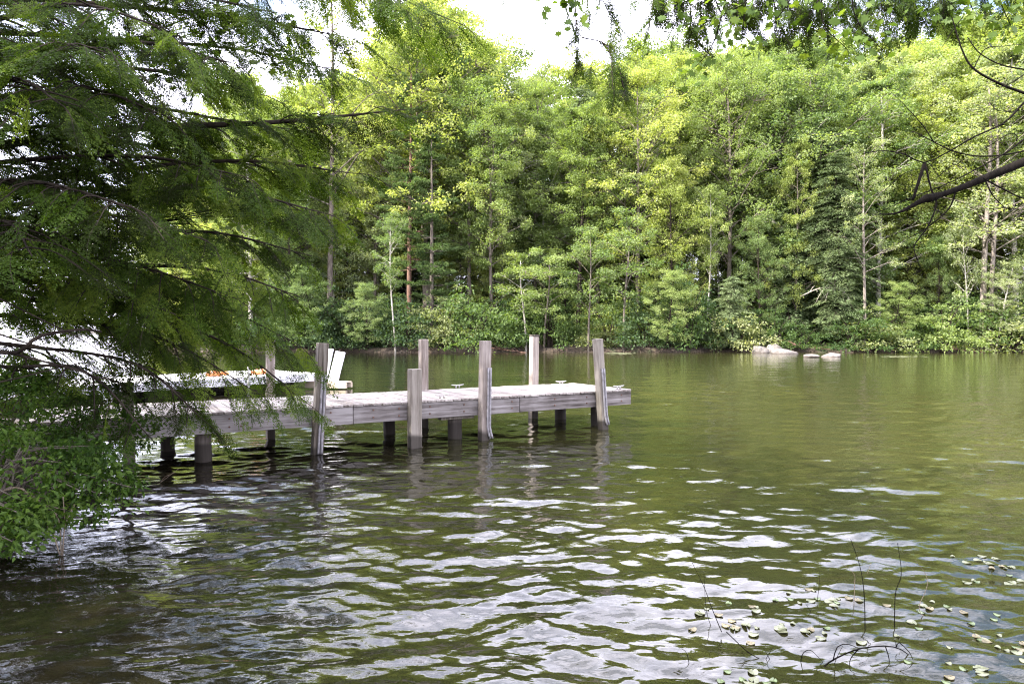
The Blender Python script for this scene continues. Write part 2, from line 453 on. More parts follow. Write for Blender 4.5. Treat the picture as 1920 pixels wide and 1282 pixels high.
def water_material():
    m, n, l = new_mat('lake_water')
    out = n.new('ShaderNodeOutputMaterial')
    tc = n.new('ShaderNodeTexCoord')
    big = n.new('ShaderNodeTexNoise'); big.inputs['Scale'].default_value = 0.22; big.inputs['Detail'].default_value = 4
    l.new(tc.outputs['Object'], big.inputs['Vector'])
    r = ramp(n, [(0.35, (0.009, 0.010, 0.003)), (0.52, (0.015, 0.015, 0.005)), (0.68, (0.024, 0.021, 0.007))])
    l.new(big.outputs['Fac'], r.inputs['Fac'])
    mp = n.new('ShaderNodeMapping'); mp.inputs['Scale'].default_value = (0.55, 1.0, 1.0); mp.inputs['Rotation'].default_value = (0, 0, 0.12)
    l.new(tc.outputs['Object'], mp.inputs['Vector'])
    n1 = n.new('ShaderNodeTexNoise'); n1.inputs['Scale'].default_value = 7.5; n1.inputs['Detail'].default_value = 4; n1.inputs['Distortion'].default_value = 0.4
    n2 = n.new('ShaderNodeTexNoise'); n2.inputs['Scale'].default_value = 22.0; n2.inputs['Detail'].default_value = 2
    l.new(mp.outputs['Vector'], n1.inputs['Vector']); l.new(mp.outputs['Vector'], n2.inputs['Vector'])
    ma = n.new('ShaderNodeMath'); ma.operation = 'MULTIPLY_ADD'; ma.inputs[1].default_value = 0.13
    l.new(n2.outputs['Fac'], ma.inputs[0]); l.new(n1.outputs['Fac'], ma.inputs[2])
    bp = n.new('ShaderNodeBump'); bp.inputs['Strength'].default_value = 1.0; bp.inputs['Distance'].default_value = 0.0065
    l.new(ma.outputs[0], bp.inputs['Height'])
    pb = n.new('ShaderNodeBsdfPrincipled')
    pb.inputs['Roughness'].default_value = 0.05
    pb.inputs['IOR'].default_value = 1.7
    pb.inputs['Specular IOR Level'].default_value = 0.5
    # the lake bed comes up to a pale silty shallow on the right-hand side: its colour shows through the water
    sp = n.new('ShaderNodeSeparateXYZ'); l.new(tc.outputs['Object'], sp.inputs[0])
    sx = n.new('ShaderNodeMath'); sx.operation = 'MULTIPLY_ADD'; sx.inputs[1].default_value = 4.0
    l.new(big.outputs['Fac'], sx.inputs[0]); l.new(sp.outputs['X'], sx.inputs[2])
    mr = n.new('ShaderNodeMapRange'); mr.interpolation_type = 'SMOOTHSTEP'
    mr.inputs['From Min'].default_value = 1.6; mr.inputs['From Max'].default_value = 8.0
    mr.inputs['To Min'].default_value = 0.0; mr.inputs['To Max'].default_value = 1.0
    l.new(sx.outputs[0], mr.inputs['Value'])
    dk = n.new('ShaderNodeMapRange'); dk.interpolation_type = 'SMOOTHSTEP'      # left-bank shade painted into the water colour, plus dark leaf-littered bed
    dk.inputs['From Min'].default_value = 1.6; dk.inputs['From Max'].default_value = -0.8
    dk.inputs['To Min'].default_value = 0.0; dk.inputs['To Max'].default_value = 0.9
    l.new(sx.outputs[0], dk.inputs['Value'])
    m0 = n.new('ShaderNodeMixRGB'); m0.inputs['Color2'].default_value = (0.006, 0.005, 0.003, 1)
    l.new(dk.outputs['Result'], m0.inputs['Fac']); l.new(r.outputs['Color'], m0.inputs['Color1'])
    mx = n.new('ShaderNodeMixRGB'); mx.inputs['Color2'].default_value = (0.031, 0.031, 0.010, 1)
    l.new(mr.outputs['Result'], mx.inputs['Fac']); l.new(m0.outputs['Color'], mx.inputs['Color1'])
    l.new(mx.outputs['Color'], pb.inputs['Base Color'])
    l.new(bp.outputs['Normal'], pb.inputs['Normal'])
    l.new(pb.outputs[0], out.inputs['Surface'])
    return m
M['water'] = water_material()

# ------------------------------------------------------------------ ground and lake
def sstep(a, b, x):
    t = np.clip((x - a) / (b - a), 0, 1)
    return t * t * (3 - 2 * t)

def far_shore_y(x):
    x = np.asarray(x, float)
    return 59.6 + 0.7 * np.sin(x * 0.31 + 1) + 0.45 * np.sin(x * 0.83) + np.maximum(0, -30 - x) * 2.2

def bank_x(y):
    y = np.asarray(y, float)
    xb = -4.25 - 0.42 * np.maximum(y - 5.6, 0) - np.maximum(y - 11.0, 0) * 2.2 + 0.10 * np.sin(y * 2.7)
    return xb

def ground_z(x, y):
    x = np.asarray(x, float); y = np.asarray(y, float)
    s1 = y - far_shore_y(x)
    s2 = bank_x(y) - x
    s3 = 1.7 - y
    s = np.maximum(np.maximum(np.minimum(s1, 400), s2), s3)
    land = 0.30 * sstep(0, 0.35, s) + 0.05 * np.minimum(np.maximum(s, 0), 12) + 0.10 * np.clip(s1 - 2, 0, 70) * (s1 > 0)
    land = land + 0.10 * np.sin(x * 0.9) * np.sin(y * 0.7) * sstep(0.5, 3, s)
    return np.where(s > 0, land, np.maximum(s * 0.35, -1.6) - 0.02)

def axis(parts):
    return np.unique(np.concatenate([np.arange(a, b, st) for a, b, st in parts]).round(4))
gx = axis([(-2500, -300, 200), (-300, -60, 12), (-60, -8, 1.0), (-8, 8, 0.12), (8, 60, 1.0), (60, 300, 12), (300, 2501, 200)])
gy = axis([(-60, 0, 3), (0, 14, 0.12), (14, 57, 1.5), (57, 66, 0.25), (66, 140, 3), (140, 600, 20), (600, 2601, 200)])
XX, YY = np.meshgrid(gx, gy)
def grid_faces(ny, nx):
    i = np.arange(ny - 1)[:, None] * nx + np.arange(nx - 1)[None, :]
    return np.stack([i, i + 1, i + nx + 1, i + nx], -1).reshape(-1, 4)
mb = MB()
mb.add(np.stack([XX, YY, ground_z(XX, YY)], -1), grid_faces(len(gy), len(gx)))
tag(mb.build('ground', M['ground'], smooth=True), kind='structure')

WK = 120
w_lam = np.exp(RNG.uniform(np.log(0.06), np.log(0.85), WK))
w_ang = RNG.normal(0.06, 0.55, WK)
w_kx = 2 * np.pi / w_lam * np.sin(w_ang)
w_ky = 2 * np.pi / w_lam * np.cos(w_ang)
w_ph = RNG.uniform(0, 2 * np.pi, WK)
w_lam[:9] = np.linspace(1.1, 2.4, 9)
w_kx = 2 * np.pi / w_lam * np.sin(w_ang); w_ky = 2 * np.pi / w_lam * np.cos(w_ang)
w_amp = 0.0170 * w_lam / (2 * np.pi) * RNG.uniform(0.6, 1.3, WK)
def wave_z(x, y, spacing=0.01):
    x = np.asarray(x, float); y = np.asarray(y, float)
    z = np.zeros(np.broadcast(x, y).shape)
    patch = 0.75 + 0.35 * np.sin(x * 0.37 + 0.8 * np.sin(y * 0.23)) * np.sin(y * 0.31 + 1.1)
    calm = 0.35 + 0.65 * (1 - sstep(14, 34, y))
    for i in range(WK):
        keep = sstep(1.9, 4.0, w_lam[i] / spacing)
        z = z + keep * w_amp[i] * np.sin(w_kx[i] * x + w_ky[i] * y + w_ph[i])
    return z * patch * calm
rows = np.concatenate([1.0 * 1.0046 ** np.arange(0, 1010), 1.0046 ** 1010 * 1.06 ** np.arange(0, 60)])
cols = np.concatenate([-1 - 0.25 * 1.35 ** np.arange(10, -1, -1), np.linspace(-1.0, 1.0, 700), 1 + 0.25 * 1.35 ** np.arange(0, 11)])
RT, CT = np.meshgrid(cols, rows)
WX = RT * (CT * 0.80 + 1.0)
WZ = wave_z(WX, CT, np.maximum(CT * 0.0046, 0.004) + np.where(np.abs(RT) > 1.0, 5.0, 0.0))
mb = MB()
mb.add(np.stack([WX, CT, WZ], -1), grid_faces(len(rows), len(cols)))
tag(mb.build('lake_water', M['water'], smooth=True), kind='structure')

# ------------------------------------------------------------------ wooden dock
ZD = H - 1.07                                   # top of the deck above the water
PA, PB = gp(1183.3, 729, ZD), gp(400, 772.5, ZD)
U = nrm(PA - PB); V = np.array([-U[1], U[0], 0.0])
DOCK_ANG = math.atan2(U[1], U[0])
DLEN, DWID = 9.3, 1.78
dock = empty('wooden_dock', (PA[0], PA[1], 0), DOCK_ANG)
tag(dock, 'weathered grey wooden dock on pilings with tall square posts along both sides', 'dock')

def dock_x(px, yl):
    """local x on the dock line y = yl that shows at column px"""
    k = (px - 960.0) / F_PX
    # PA + U*x + V*yl ; X = k*Y
    bx, by = PA[0] + V[0] * yl, PA[1] + V[1] * yl
    return (k * by - bx) / (U[0] - k * U[1])
def dock_z(py, xl, yl):
    d = PA[1] + U[1] * xl + V[1] * yl
    return H - (py - Y0) / F_PX * d

mb = MB()
x = 0.02; rr = random.Random(3)
while x < DLEN:
    w = 0.139 + rr.uniform(-0.003, 0.003)
    dz = rr.uniform(-0.004, 0.003)
    box(mb, (-x - w, -0.025 + rr.uniform(-.012, .008), ZD - 0.036 + dz), (-x, DWID + 0.02 + rr.uniform(-.01, .015), ZD + dz), rr.random(), 0.005)
    x += w + 0.009
mb.build('deck_boards', M['deck'], dock)
FH = 0.25                                       # depth of the side beams
def beam(name, lo, hi, mat, tone=0.5):
    b = MB(); box(b, lo, hi, tone, 0.006)
    return b.build(name, mat, dock)
xs = [0.0, -2.46, -5.35, -DLEN]
for i in range(3):
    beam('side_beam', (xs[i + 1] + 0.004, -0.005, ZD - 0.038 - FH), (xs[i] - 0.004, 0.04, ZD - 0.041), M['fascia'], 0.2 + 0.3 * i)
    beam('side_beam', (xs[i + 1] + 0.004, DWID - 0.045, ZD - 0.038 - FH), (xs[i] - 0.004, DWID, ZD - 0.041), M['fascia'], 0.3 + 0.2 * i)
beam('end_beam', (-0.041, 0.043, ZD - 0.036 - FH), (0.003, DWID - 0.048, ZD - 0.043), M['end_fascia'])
for yj in (0.45, 0.9, 1.35):
    beam('joist', (-DLEN, yj - 0.02, ZD - 0.035 - 0.2), (-0.05, yj + 0.02, ZD - 0.041), M['piling'])

def dock_post(xl0, yl0, z0, xl1, z1, w, dep, mat, yl1=None, tone=0.5, cap=False, strip=None, name='post'):
    """leaning square timber from the lake bed to z1; xl0 is where it meets the water"""
    yl1 = yl0 if yl1 is None else yl1
    top = np.array([xl1, yl1, z1]); foot = np.array([xl0, yl0, 0.0])
    axis_ = nrm(top - foot)
    fx = nrm(np.array([1.0, 0, 0]) - axis_ * axis_[0])
    fy = np.cross(axis_, fx)
    L = np.linalg.norm(top - foot)
    b = MB()
    box(b, (-w / 2, -dep / 2, -1.4), (w / 2, dep / 2, L), tone, 0.008, (fx, fy, axis_), foot)
    o = b.build(name, mat, dock)
    if cap:
        c = MB(); box(c, (-w / 2 - .008, -dep / 2 - .008, L + .002), (w / 2 + .008, dep / 2 + .008, L + .035), .1, .006, (fx, fy, axis_), foot)
        c.build('post_cap', M['piling'], o)
    if strip:
        side, zt, zb, curl = strip
        c = MB()
        ys = -dep / 2 - 0.018
        pts = [(side, ys, zt), (side, ys, zt - .3 * (zt - zb)), (side, ys, zb + .28), (side + curl * .2, ys, zb + .14), (side + curl, ys - .01 * abs(curl) * 10, zb)]
        pts = smooth_path(pts, 12)
        pts = pts[:, :1] * fx + pts[:, 1:2] * fy + pts[:, 2:3] * axis_ + foot
        tube(c, pts, 0.021, 8)
        tube(c, pts + fx * -0.042, 0.017, 8)
        c.build('rub_strip', M['strip'], o, smooth=True)
    return o

yf = -0.11
def front(pxt, pyt, pxb, wpx, **k):
    xt, xb = dock_x(pxt, yf), dock_x(pxb, yf)
    zt = dock_z(pyt, xt, yf)
    d = PA[1] + U[1] * xb + V[1] * yf
    w = wpx / F_PX * d / 1.25
    return dock_post(xb, yf, 0, xt, zt, w, 0.15, k.pop('mat', M['post']), **k)
front(605, 643, 594, 24, strip=(0.035, 0.98 + .17, 0.03, 0.0), tone=.2)
front(777.5, 691.6, 777.5, 28, tone=.7)
front(910, 639, 907, 22, strip=(0.055, 1.17, 0.03, 0.05), tone=.5, mat=M['post_pale'])
front(1120.5, 635.5, 1131, 18, strip=(0.03, 1.1, 0.08, 0.03), tone=.9)
front(238, 716, 243, 25, tone=.4)
yb = DWID + 0.09
def back(px, pyt, wpx, **k):
    xb = dock_x(px, yb); zt = dock_z(pyt, xb, yb)
    d = PA[1] + U[1] * xb + V[1] * yb
    return dock_post(xb, yb, 0, xb + k.pop('lean', 0.0), zt, wpx / F_PX * d / 1.2, 0.14, M['post_pale'], **k)
back(794, 636, 17.5, tone=.3)
back(999.5, 631, 17, cap=True, lean=0.03, tone=.8)
back(507, 638.6, 17, tone=.6)

def piling(px, yl, rpx, tone=.5, top=ZD - 0.29):
    xl = dock_x(px, yl)
    d = PA[1] + U[1] * xl + V[1] * yl
    r = rpx / F_PX * d / 2
    b = MB()
    pts = np.array([(xl, yl, -1.4), (xl + .01, yl, -0.2), (xl, yl + .01, .15), (xl - .004, yl, top)])
    tube(b, pts, [r * 1.06, r * 1.04, r, r * .98], 14, tone)
    b.build('piling', M['piling'], dock, smooth=True)
for px, yl, rp, t in ((381, 0.22, 30, .9), (314, 1.50, 24, .1), (730, 1.45, 22, .05), (853, 0.30, 27, .75), (1051, 1.45, 21, .05), (1120, 0.30, 24, .15), (175, 0.3, 28, .4), (130, 1.45, 26, .2)):
    piling(px, yl, rp, t)
for px in (381, 853, 1120):                      # cross beams the pilings carry
    xl = dock_x(px, 0.3)
    beam('cross_beam', (xl - 0.07, 0.05, ZD - 0.292 - 0.0), (xl + 0.07, DWID - 0.05, ZD - 0.237), M['piling'])
xl = dock_x(853, .25)
beam('cross_beam', (xl - 0.32, 0.1, ZD - 0.345), (xl + 0.28, 0.24, ZD - 0.292), M['post'])

def cleat(px, py):
    p = gp(px, py, ZD)
    q = p - PA
    xl, yl = q @ U, q @ V
    b = MB()
    for s in (-1, 1):
        tube(b, [(xl + s * .035, yl, ZD - .004), (xl + s * .030, yl, ZD + .045)], [.017, .012], 8)
    tube(b, smooth_path([(xl - .13, yl, ZD + .062), (xl - .06, yl, ZD + .05), (xl + .06, yl, ZD + .05), (xl + .13, yl, ZD + .062)], 9), [.007, .010, .013, .014, .014, .014, .013, .010, .007], 8)
    b.build('cleat', M['cleat'], dock, smooth=True)
for px, py in ((858, 727), (829, 746), (1052, 720), (1160, 729)):
    cleat(px, py)

b = MB()                                        # bolt heads along the front beam
for px in (430, 452, 620, 700, 748, 806, 870, 960, 1040, 1100, 1165):
    xl = dock_x(px, -.005)
    for dz in (-.10, -.21):
        tube(b, [(xl, -.004, ZD + dz), (xl, -.017, ZD + dz)], .013, 8)
b.build('bolt_row', M['bark_red'], dock)['kind'] = 'stuff'
lit = np.random.default_rng(6)
b = MB()
nl_ = 260
lx = np.concatenate([dock_x(585, 0) + lit.normal(0, .35, 160) - .25, lit.uniform(-9, -.3, 100)])
ly = np.concatenate([np.abs(lit.normal(0, .18, 160)) + .02, lit.uniform(.05, 1.7, 100)])
lp = PA[None] + lx[:, None] * U + ly[:, None] * V
lp[:, 2] = ZD + .006
leaves(b, lp, np.stack([lit.normal(0, 1, nl_), lit.normal(0, 1, nl_), 0 * lx], -1), np.tile([0, 0, 1.0], (nl_, 1)) + lit.normal(0, .15, (nl_, 3)), lit.uniform(.02, .05, nl_), .012, .5, .2)
tag(b.build('leaf_litter', M['bark_red']), 'dry brown hemlock litter lying on the deck by the leaning post', 'litter', kind='stuff')

# ------------------------------------------------------------------ white floating dock behind it
R2 = gp(598, 699.5, 0.50)
A2 = math.atan2(-0.76, -0.65)                    # local x runs towards the bank, local y to the left and away
fd = empty('floating_dock', (R2[0], R2[1], 0), A2)
tag(fd, 'white-topped floating dock behind the wooden dock, half hidden by hemlock sprays', 'dock')
mb = MB()
x = 0.0
while x < 9.0:
    box(mb, (x, -3.0, 0.475), (x + .19, 0.0, 0.50), random.random(), .004); x += .196
mb.build('deck_boards', M['white'], fd)
mb = MB()
box(mb, (0.02, -0.03, 0.27), (9.0, 0.005, 0.472), .5, .008); box(mb, (0.02, -3.0, 0.27), (9.0, -2.97, 0.472), .5, .008)
box(mb, (-0.012, -2.99, 0.27), (0.018, -0.0, 0.472), .5, .008)
mb.build('side_trim', M['white_side'], fd)
for xx_ in (0.6, 3.2, 5.8):
    mb = MB(); box(mb, (xx_, -2.7, -0.2), (xx_ + 1.6, -0.35, 0.268), .5, .05); mb.build('float_box', M['bark_dark'], fd)
mb = MB(); tube(mb, [(2.3, 0.05, -1.2), (2.3, 0.05, 0.78)], .03, 10); mb.build('anchor_pipe', M['strip'], fd, smooth=True)

bt = gp(616, 731, 0.0)
wf = empty('swim_step', (bt[0] + 0.15, bt[1] + .25, 0), math.radians(-12))
tag(wf, 'low tan timber step floating at the corner of the white dock', 'step')
mb = MB(); box(mb, (-1.0, -.06, .03), (.36, .05, .19), .6, .01); mb.build('front_timber', M['beam_tan'], wf)
mb = MB(); box(mb, (-1.0, .36, .03), (.34, .47, .19), .3, .01); mb.build('rear_timber', M['beam_tan'], wf)
mb = MB()
for k in range(3): box(mb, (-0.95 + k * .43, -.05, .192), (-0.55 + k * .43, .46, .225), k / 3, .006)
mb.build('step_boards', M['beam_tan'], wf)
for (px, pt, w, lean, lab, off) in ((613, 659, .17, .16, 'narrow white board standing upright just behind the leaning dock post', .30),
                                    (629.5, 663.5, .34, .20, 'wide white board standing upright on the low timber step', .16)):
    p = gp(px, 722.0, 0.226)
    p = np.array([(px - 5 - 960) / F_PX * (bt[1] + off + .1), bt[1] + off + .1, .226])
    hgt = (722 - pt) / F_PX * p[1]
    ax_ = nrm(np.array([lean, 0.22, 1.0])); fx = nrm(np.array([1.0, -.25, 0]) - ax_ * (ax_ @ np.array([1.0, -.25, 0]))); fy = np.cross(ax_, fx)
    mb = MB(); box(mb, (-w / 2, -.02, 0), (w / 2, .02, hgt), .5, .012, (fx, fy, ax_))
    o = mb.build('white_board', M['white_side'])
    o.location = tuple(float(a) for a in p)
    tag(o, lab, 'board', 'white boards on the timber step')

def life_vest(px, py, d, rz, label):
    p = wp(px, py, d); p[2] = 0.502
    t = empty('life_vest', p, rz); t.scale = (.8, .8, .7)
    tag(t, label, 'life vest', 'orange life vests on the white dock')
    for s in (-1, 1):
        b = MB()
        pr = smooth_path([(-.26, s * .13, .05), (-.1, s * .15, .08), (.1, s * .14, .09), (.25, s * .12, .06)], 9)
        tube(b, pr, [.05, .085, .10, .105, .11, .105, .10, .085, .05], 12)
        b.build('foam_panel', M['orange'], t, smooth=True)
    b = MB()
    an = np.linspace(-.6 * np.pi, .6 * np.pi, 15)
    tube(b, np.stack([.24 + .20 * np.cos(an), .17 * np.sin(an), .10 + 0 * an], -1), .07, 10)
    b.build('collar', M['orange'], t, smooth=True)
    b = MB(); box(b, (-.09, -.27, .12), (-.04, .27, .19), .5, .015); b.build('strap', M['cream'], t)
life_vest(401, 688, 19.6, .4, 'orange life vest seen through hemlock sprays, farther from the post')
life_vest(487, 688, 20.6, -.5, 'orange life vest on the white dock right beside the grey post')

# ------------------------------------------------------------------ trees: builders
def trunk_line(rng, Hh, top, bend, lean=(0, 0), n=12):
    zs = np.linspace(0, Hh * top, n)
    s = zs / Hh
    ph = rng.uniform(0, 6.28, 4)
    xx = lean[0] * s + bend * (np.sin(s * 4 + ph[0]) - np.sin(ph[0])) * s
    yy = lean[1] * s + bend * (np.sin(s * 5 + ph[1]) - np.sin(ph[1])) * s
    zz = zs.copy(); zz[0] = -0.8
    return np.stack([xx, yy, zz], -1)
def at_line(P, z):
    return np.array([np.interp(z, P[:, 2], P[:, k]) for k in range(3)])

def clump(mb, rng, c, n, rad, flat, L, up=0.9, tone=0.5, wr=0.62):
    o = rng.normal(0, 1, (n, 3)); o = o / np.linalg.norm(o, axis=1, keepdims=True) * rng.uniform(0.15, 1.0, (n, 1)) ** 0.6
    o = o * rad * np.array([1, 1, flat]); far = rng.uniform(0, 1, n) < .16; o[far] *= rng.uniform(1.2, 1.9, (int(far.sum()), 1))
    d = nrm(o * np.array([1, 1, .4]) / rad + rng.normal(0, .55, (n, 3)) + np.array([0, 0, -.35]))
    nor = nrm(np.array([0, 0, up]) + rng.normal(0, .5, (n, 3)))
    l = L * rng.uniform(.55, 1.25, n)
    leaves(mb, c + o, d, nor, l, l * wr, np.clip(tone + rng.normal(0, .14, n), 0, 1))

def decid(seed, Hh, R, c0=.3, nl=30, L=.225, per=46, bend=.25, tr=.2, prof=None, lean=(0, 0), clump_r=.75, sub=5, low=0.0):
    rng = np.random.default_rng(seed)
    P = trunk_line(rng, Hh, .93, bend, lean)
    s = np.clip(P[:, 2] / Hh, 0, 1)
    rad = tr * (1 - s) ** .8 + .025; rad[0] *= 1.35; rad[1] *= 1.05
    tb, cb = MB(), MB()
    tube(tb, P, rad, 9)
    for i in range(nl):
        t = c0 + (0.96 - c0) * ((i + rng.uniform(0, 1)) / nl)
        az = i * 2.39996 + rng.uniform(-.5, .5)
        pr = math.sin(math.pi * min(1, (t - c0) / (1 - c0) * .80 + .22)) ** .7 if prof is None else prof(t)
        Ll = R * max(.12, pr) * rng.choice([rng.uniform(.4, .7), rng.uniform(.75, 1.25)], p=[.3, .7])
        b0 = at_line(P, t * Hh)
        rise = rng.uniform(.35, 1.15) * (0.6 + .8 * t) - low
        h = np.array([math.cos(az), math.sin(az), 0])
        q = [b0, b0 + h * Ll * .4 + np.array([0, 0, Ll * .4 * rise]), b0 + h * Ll * .75 + np.array([0, 0, Ll * .68 * rise]) + rng.normal(0, .12, 3), b0 + h * Ll + np.array([0, 0, Ll * .78 * rise]) + rng.normal(0, .2, 3)]
        pts = smooth_path(q, 7)
        r0 = .40 * np.interp(t * Hh, P[:, 2], rad)
        tube(tb, pts, np.linspace(r0, .012, 7), 5, cap=False)
        tl = .5 + rng.normal(0, .13)
        clump(cb, rng, pts[-1], int(per * 1.3), clump_r * rng.uniform(.7, 1.1), .65, L, tone=tl)
        for k in range(sub):
            f = rng.uniform(.25, 1.0)
            p0 = pts[min(6, int(f * 6))]
            a2 = az + rng.choice([-1, 1]) * rng.uniform(.5, 1.3)
            l2 = Ll * rng.uniform(.25, .5) * (1.25 - f * .5)
            e = p0 + np.array([math.cos(a2) * l2, math.sin(a2) * l2, l2 * rng.uniform(-.15, .6)])
            tube(tb, smooth_path([p0, (p0 + e) / 2 + np.array([0, 0, .08 * l2]), e], 4), np.linspace(r0 * .35 + .006, .008, 4), 4, cap=False)
            clump(cb, rng, e, int(1.3 * per * rng.uniform(.7, 1.3)), clump_r * rng.uniform(.5, 1.1), rng.uniform(.45, .85), L, tone=tl + rng.normal(0, .08))
    return tb, cb

def pine(seed, Hh, R, c0=.25, tr=.24, gap=1.0, dens=1.0):
    rng = np.random.default_rng(seed)
    P = trunk_line(rng, Hh, .99, .10)
    s = np.clip(P[:, 2] / Hh, 0, 1)
    rad = tr * (1 - s) ** .75 + .02; rad[0] *= 1.3
    tb, cb = MB(), MB()
    tube(tb, P, rad, 9)
    z = c0 * Hh
    while z < Hh * .98:
        t = z / Hh
        for k in range(rng.integers(4, 7)):
            az = rng.uniform(0, 6.283)
            Ll = R * (1.02 - t) ** .55 * rng.uniform(.45, 1.1) * (1 if t > c0 + .08 else .75)
            b0 = at_line(P, z + rng.uniform(-.15, .15))
            h = np.array([math.cos(az), math.sin(az), 0])
            rise = rng.uniform(-.05, .22) + .5 * max(0, t - .75)
            pts = smooth_path([b0, b0 + h * Ll * .5 + [0, 0, Ll * .5 * rise - .05], b0 + h * Ll + [0, 0, Ll * rise + .12]], 8)
            tube(tb, pts, np.linspace(.05 * (1.1 - t) + .015, .010, 8), 5, cap=False)
            n = int(26 * dens * Ll)
            f = rng.uniform(.30, 1.0, n) ** .8
            i0 = np.minimum((f * 7).astype(int), 6); fr = f * 7 - i0
            c = pts[i0] * (1 - fr)[:, None] + pts[i0 + 1] * fr[:, None]
            sd = np.array([-h[1], h[0], 0])
            off = rng.normal(0, 1, n) * (.14 + .28 * (1 - np.abs(f - .75))) * min(1.2, Ll * .45)
            c = c + sd * off[:, None] + np.stack([0 * f, 0 * f, rng.uniform(0, .10, n)], -1)
            m = 9                                 # needles per tuft
            cc = np.repeat(c, m, 0)
            d = nrm(np.repeat(h[None] * .9 + sd * np.sign(off)[:, None] * .5, m, 0) + rng.normal(0, .55, (n * m, 3)) + np.array([0, 0, .28]))
            nor = nrm(rng.normal(0, .6, (n * m, 3)) + np.array([0, 0, 1.0]))
            tl = np.clip(np.repeat(.5 + rng.normal(0, .12, n), m) + rng.normal(0, .07, n * m), 0, 1)
            leaves(cb, cc, d, nor, rng.uniform(.20, .34, n * m), .055, tl, 0)
        z += gap * rng.uniform(.75, 1.25) * (1.0 if t < .7 else .75)
    return tb, cb

def spruce(seed, Hh, R, c0=.06, tr=.24, nb=170, drop=.35):
    rng = np.random.default_rng(seed)
    P = trunk_line(rng, Hh, .99, .12)
    s = np.clip(P[:, 2] / Hh, 0, 1)
    rad = tr * (1 - s) ** .8 + .02; rad[0] *= 1.3
    tb, cb = MB(), MB()
    tube(tb, P, rad, 9)
    for i in range(nb):
        t = c0 + (.985 - c0) * (i / nb) ** 1.05
        az = i * 2.39996 + rng.uniform(-.6, .6)
        Ll = R * (1.02 - t) ** .36 * min(1, .5 + 1.6 * t) * rng.uniform(.4, 1.2)
        b0 = at_line(P, t * Hh)
        h = np.array([math.cos(az), math.sin(az), 0]); sd = np.array([-h[1], h[0], 0])
        dr = drop * rng.uniform(.5, 1.4) - .5 * max(0, t - .7)
        pts = smooth_path([b0, b0 + h * Ll * .45 + [0, 0, .06 * Ll], b0 + h * Ll + [0, 0, -dr * Ll]], 7)
        tube(tb, pts, np.linspace(.035 * (1.1 - t) + .012, .008, 7), 4, cap=False)
        n = int(120 * Ll)
        f = rng.uniform(.12, 1.0, n)
        i0 = np.minimum((f * 6).astype(int), 5); fr = f * 6 - i0
        c = pts[i0] * (1 - fr)[:, None] + pts[i0 + 1] * fr[:, None]
        wdt = .34 * Ll * np.sin(np.clip(f, 0, .98) * np.pi * .93 + .15)
        off = rng.uniform(-1, 1, n) * wdt
        c = c + sd * off[:, None] + np.stack([0 * f, 0 * f, -.25 * np.abs(off) + rng.normal(0, .05, n)], -1)
        d = nrm(h * .8 + sd * (np.sign(off) * .9)[:, None] + rng.normal(0, .35, (n, 3)) + np.array([0, 0, -.35]))
        nor = nrm(rng.normal(0, .45, (n, 3)) + np.array([0, 0, 1.0]))
        leaves(cb, c, d, nor, rng.uniform(.16, .32, n), rng.uniform(.06, .10, n), np.clip(.45 + rng.normal(0, .12) + rng.normal(0, .09, n), 0, 1), .05)
    return tb, cb

def shrub(seed, Hh, R, n=70, per=46, L=.17, spread=.8):
    rng = np.random.default_rng(seed)
    tb, cb = MB(), MB()
    for i in range(9):
        az = rng.uniform(0, 6.28); l = R * rng.uniform(.3, .8)
        e = np.array([math.cos(az) * l, math.sin(az) * l, Hh * rng.uniform(.5, .85)])
        tube(tb, smooth_path([np.array([0.1 * math.cos(az), .1 * math.sin(az), -.4]), e * np.array([.35, .35, .6]), e], 6), np.linspace(.05, .012, 6), 5, cap=False)
    for i in range(n):
        az = rng.uniform(0, 6.28); el = rng.uniform(-.15, 1.0)
        rr_ = rng.uniform(.55, 1.0) * (1 + .22 * math.sin(3 * az + seed))
        ce = math.sqrt(max(0, 1 - max(el, 0) ** 2))
        c = np.array([math.cos(az) * R * rr_ * ce, math.sin(az) * R * rr_ * ce, Hh * (.12 + .8 * max(el, -.1) * rr_)])
        clump(cb, rng, c, int(per * rng.uniform(.6, 1.3)), .62 * spread * rng.uniform(.6, 1.2), rng.uniform(.35, .6), L, tone=.5 + rng.normal(0, .13))
    return tb, cb

class Kind:
    """one built plant whose meshes the copies share"""
    def __init__(self, name, built, leaf, bark, height, parts=('trunk', 'crown')):
        self.name, self.h, self.parts = name, height, parts
        self.tm = built[0].mesh(parts[0], M[bark], True)
        self.cm = built[1].mesh(parts[1], M[leaf], False)
    def place(self, x, y, hgt, rz, label, cat='tree', group=None, wide=1.0, leaf=None, bark=None, sink=0.05, tilt=0.0):
        r = empty(self.name, (x, y, float(ground_z(x, y)) - sink), rz)
        k = hgt / self.h
        r.scale = (k * wide, k * wide, k)
        if tilt:
            r.rotation_euler = (tilt, 0, 0)
        tag(r, label, cat, group)
        for nm, me, mt in ((self.parts[0], self.tm, bark), (self.parts[1], self.cm, leaf)):
            o = bpy.data.objects.new(nm, me)
            COL.objects.link(o)
            o.parent = r
            if mt:
                o.material_slots[0].link = 'OBJECT'
                o.material_slots[0].material = M[mt]
        return r

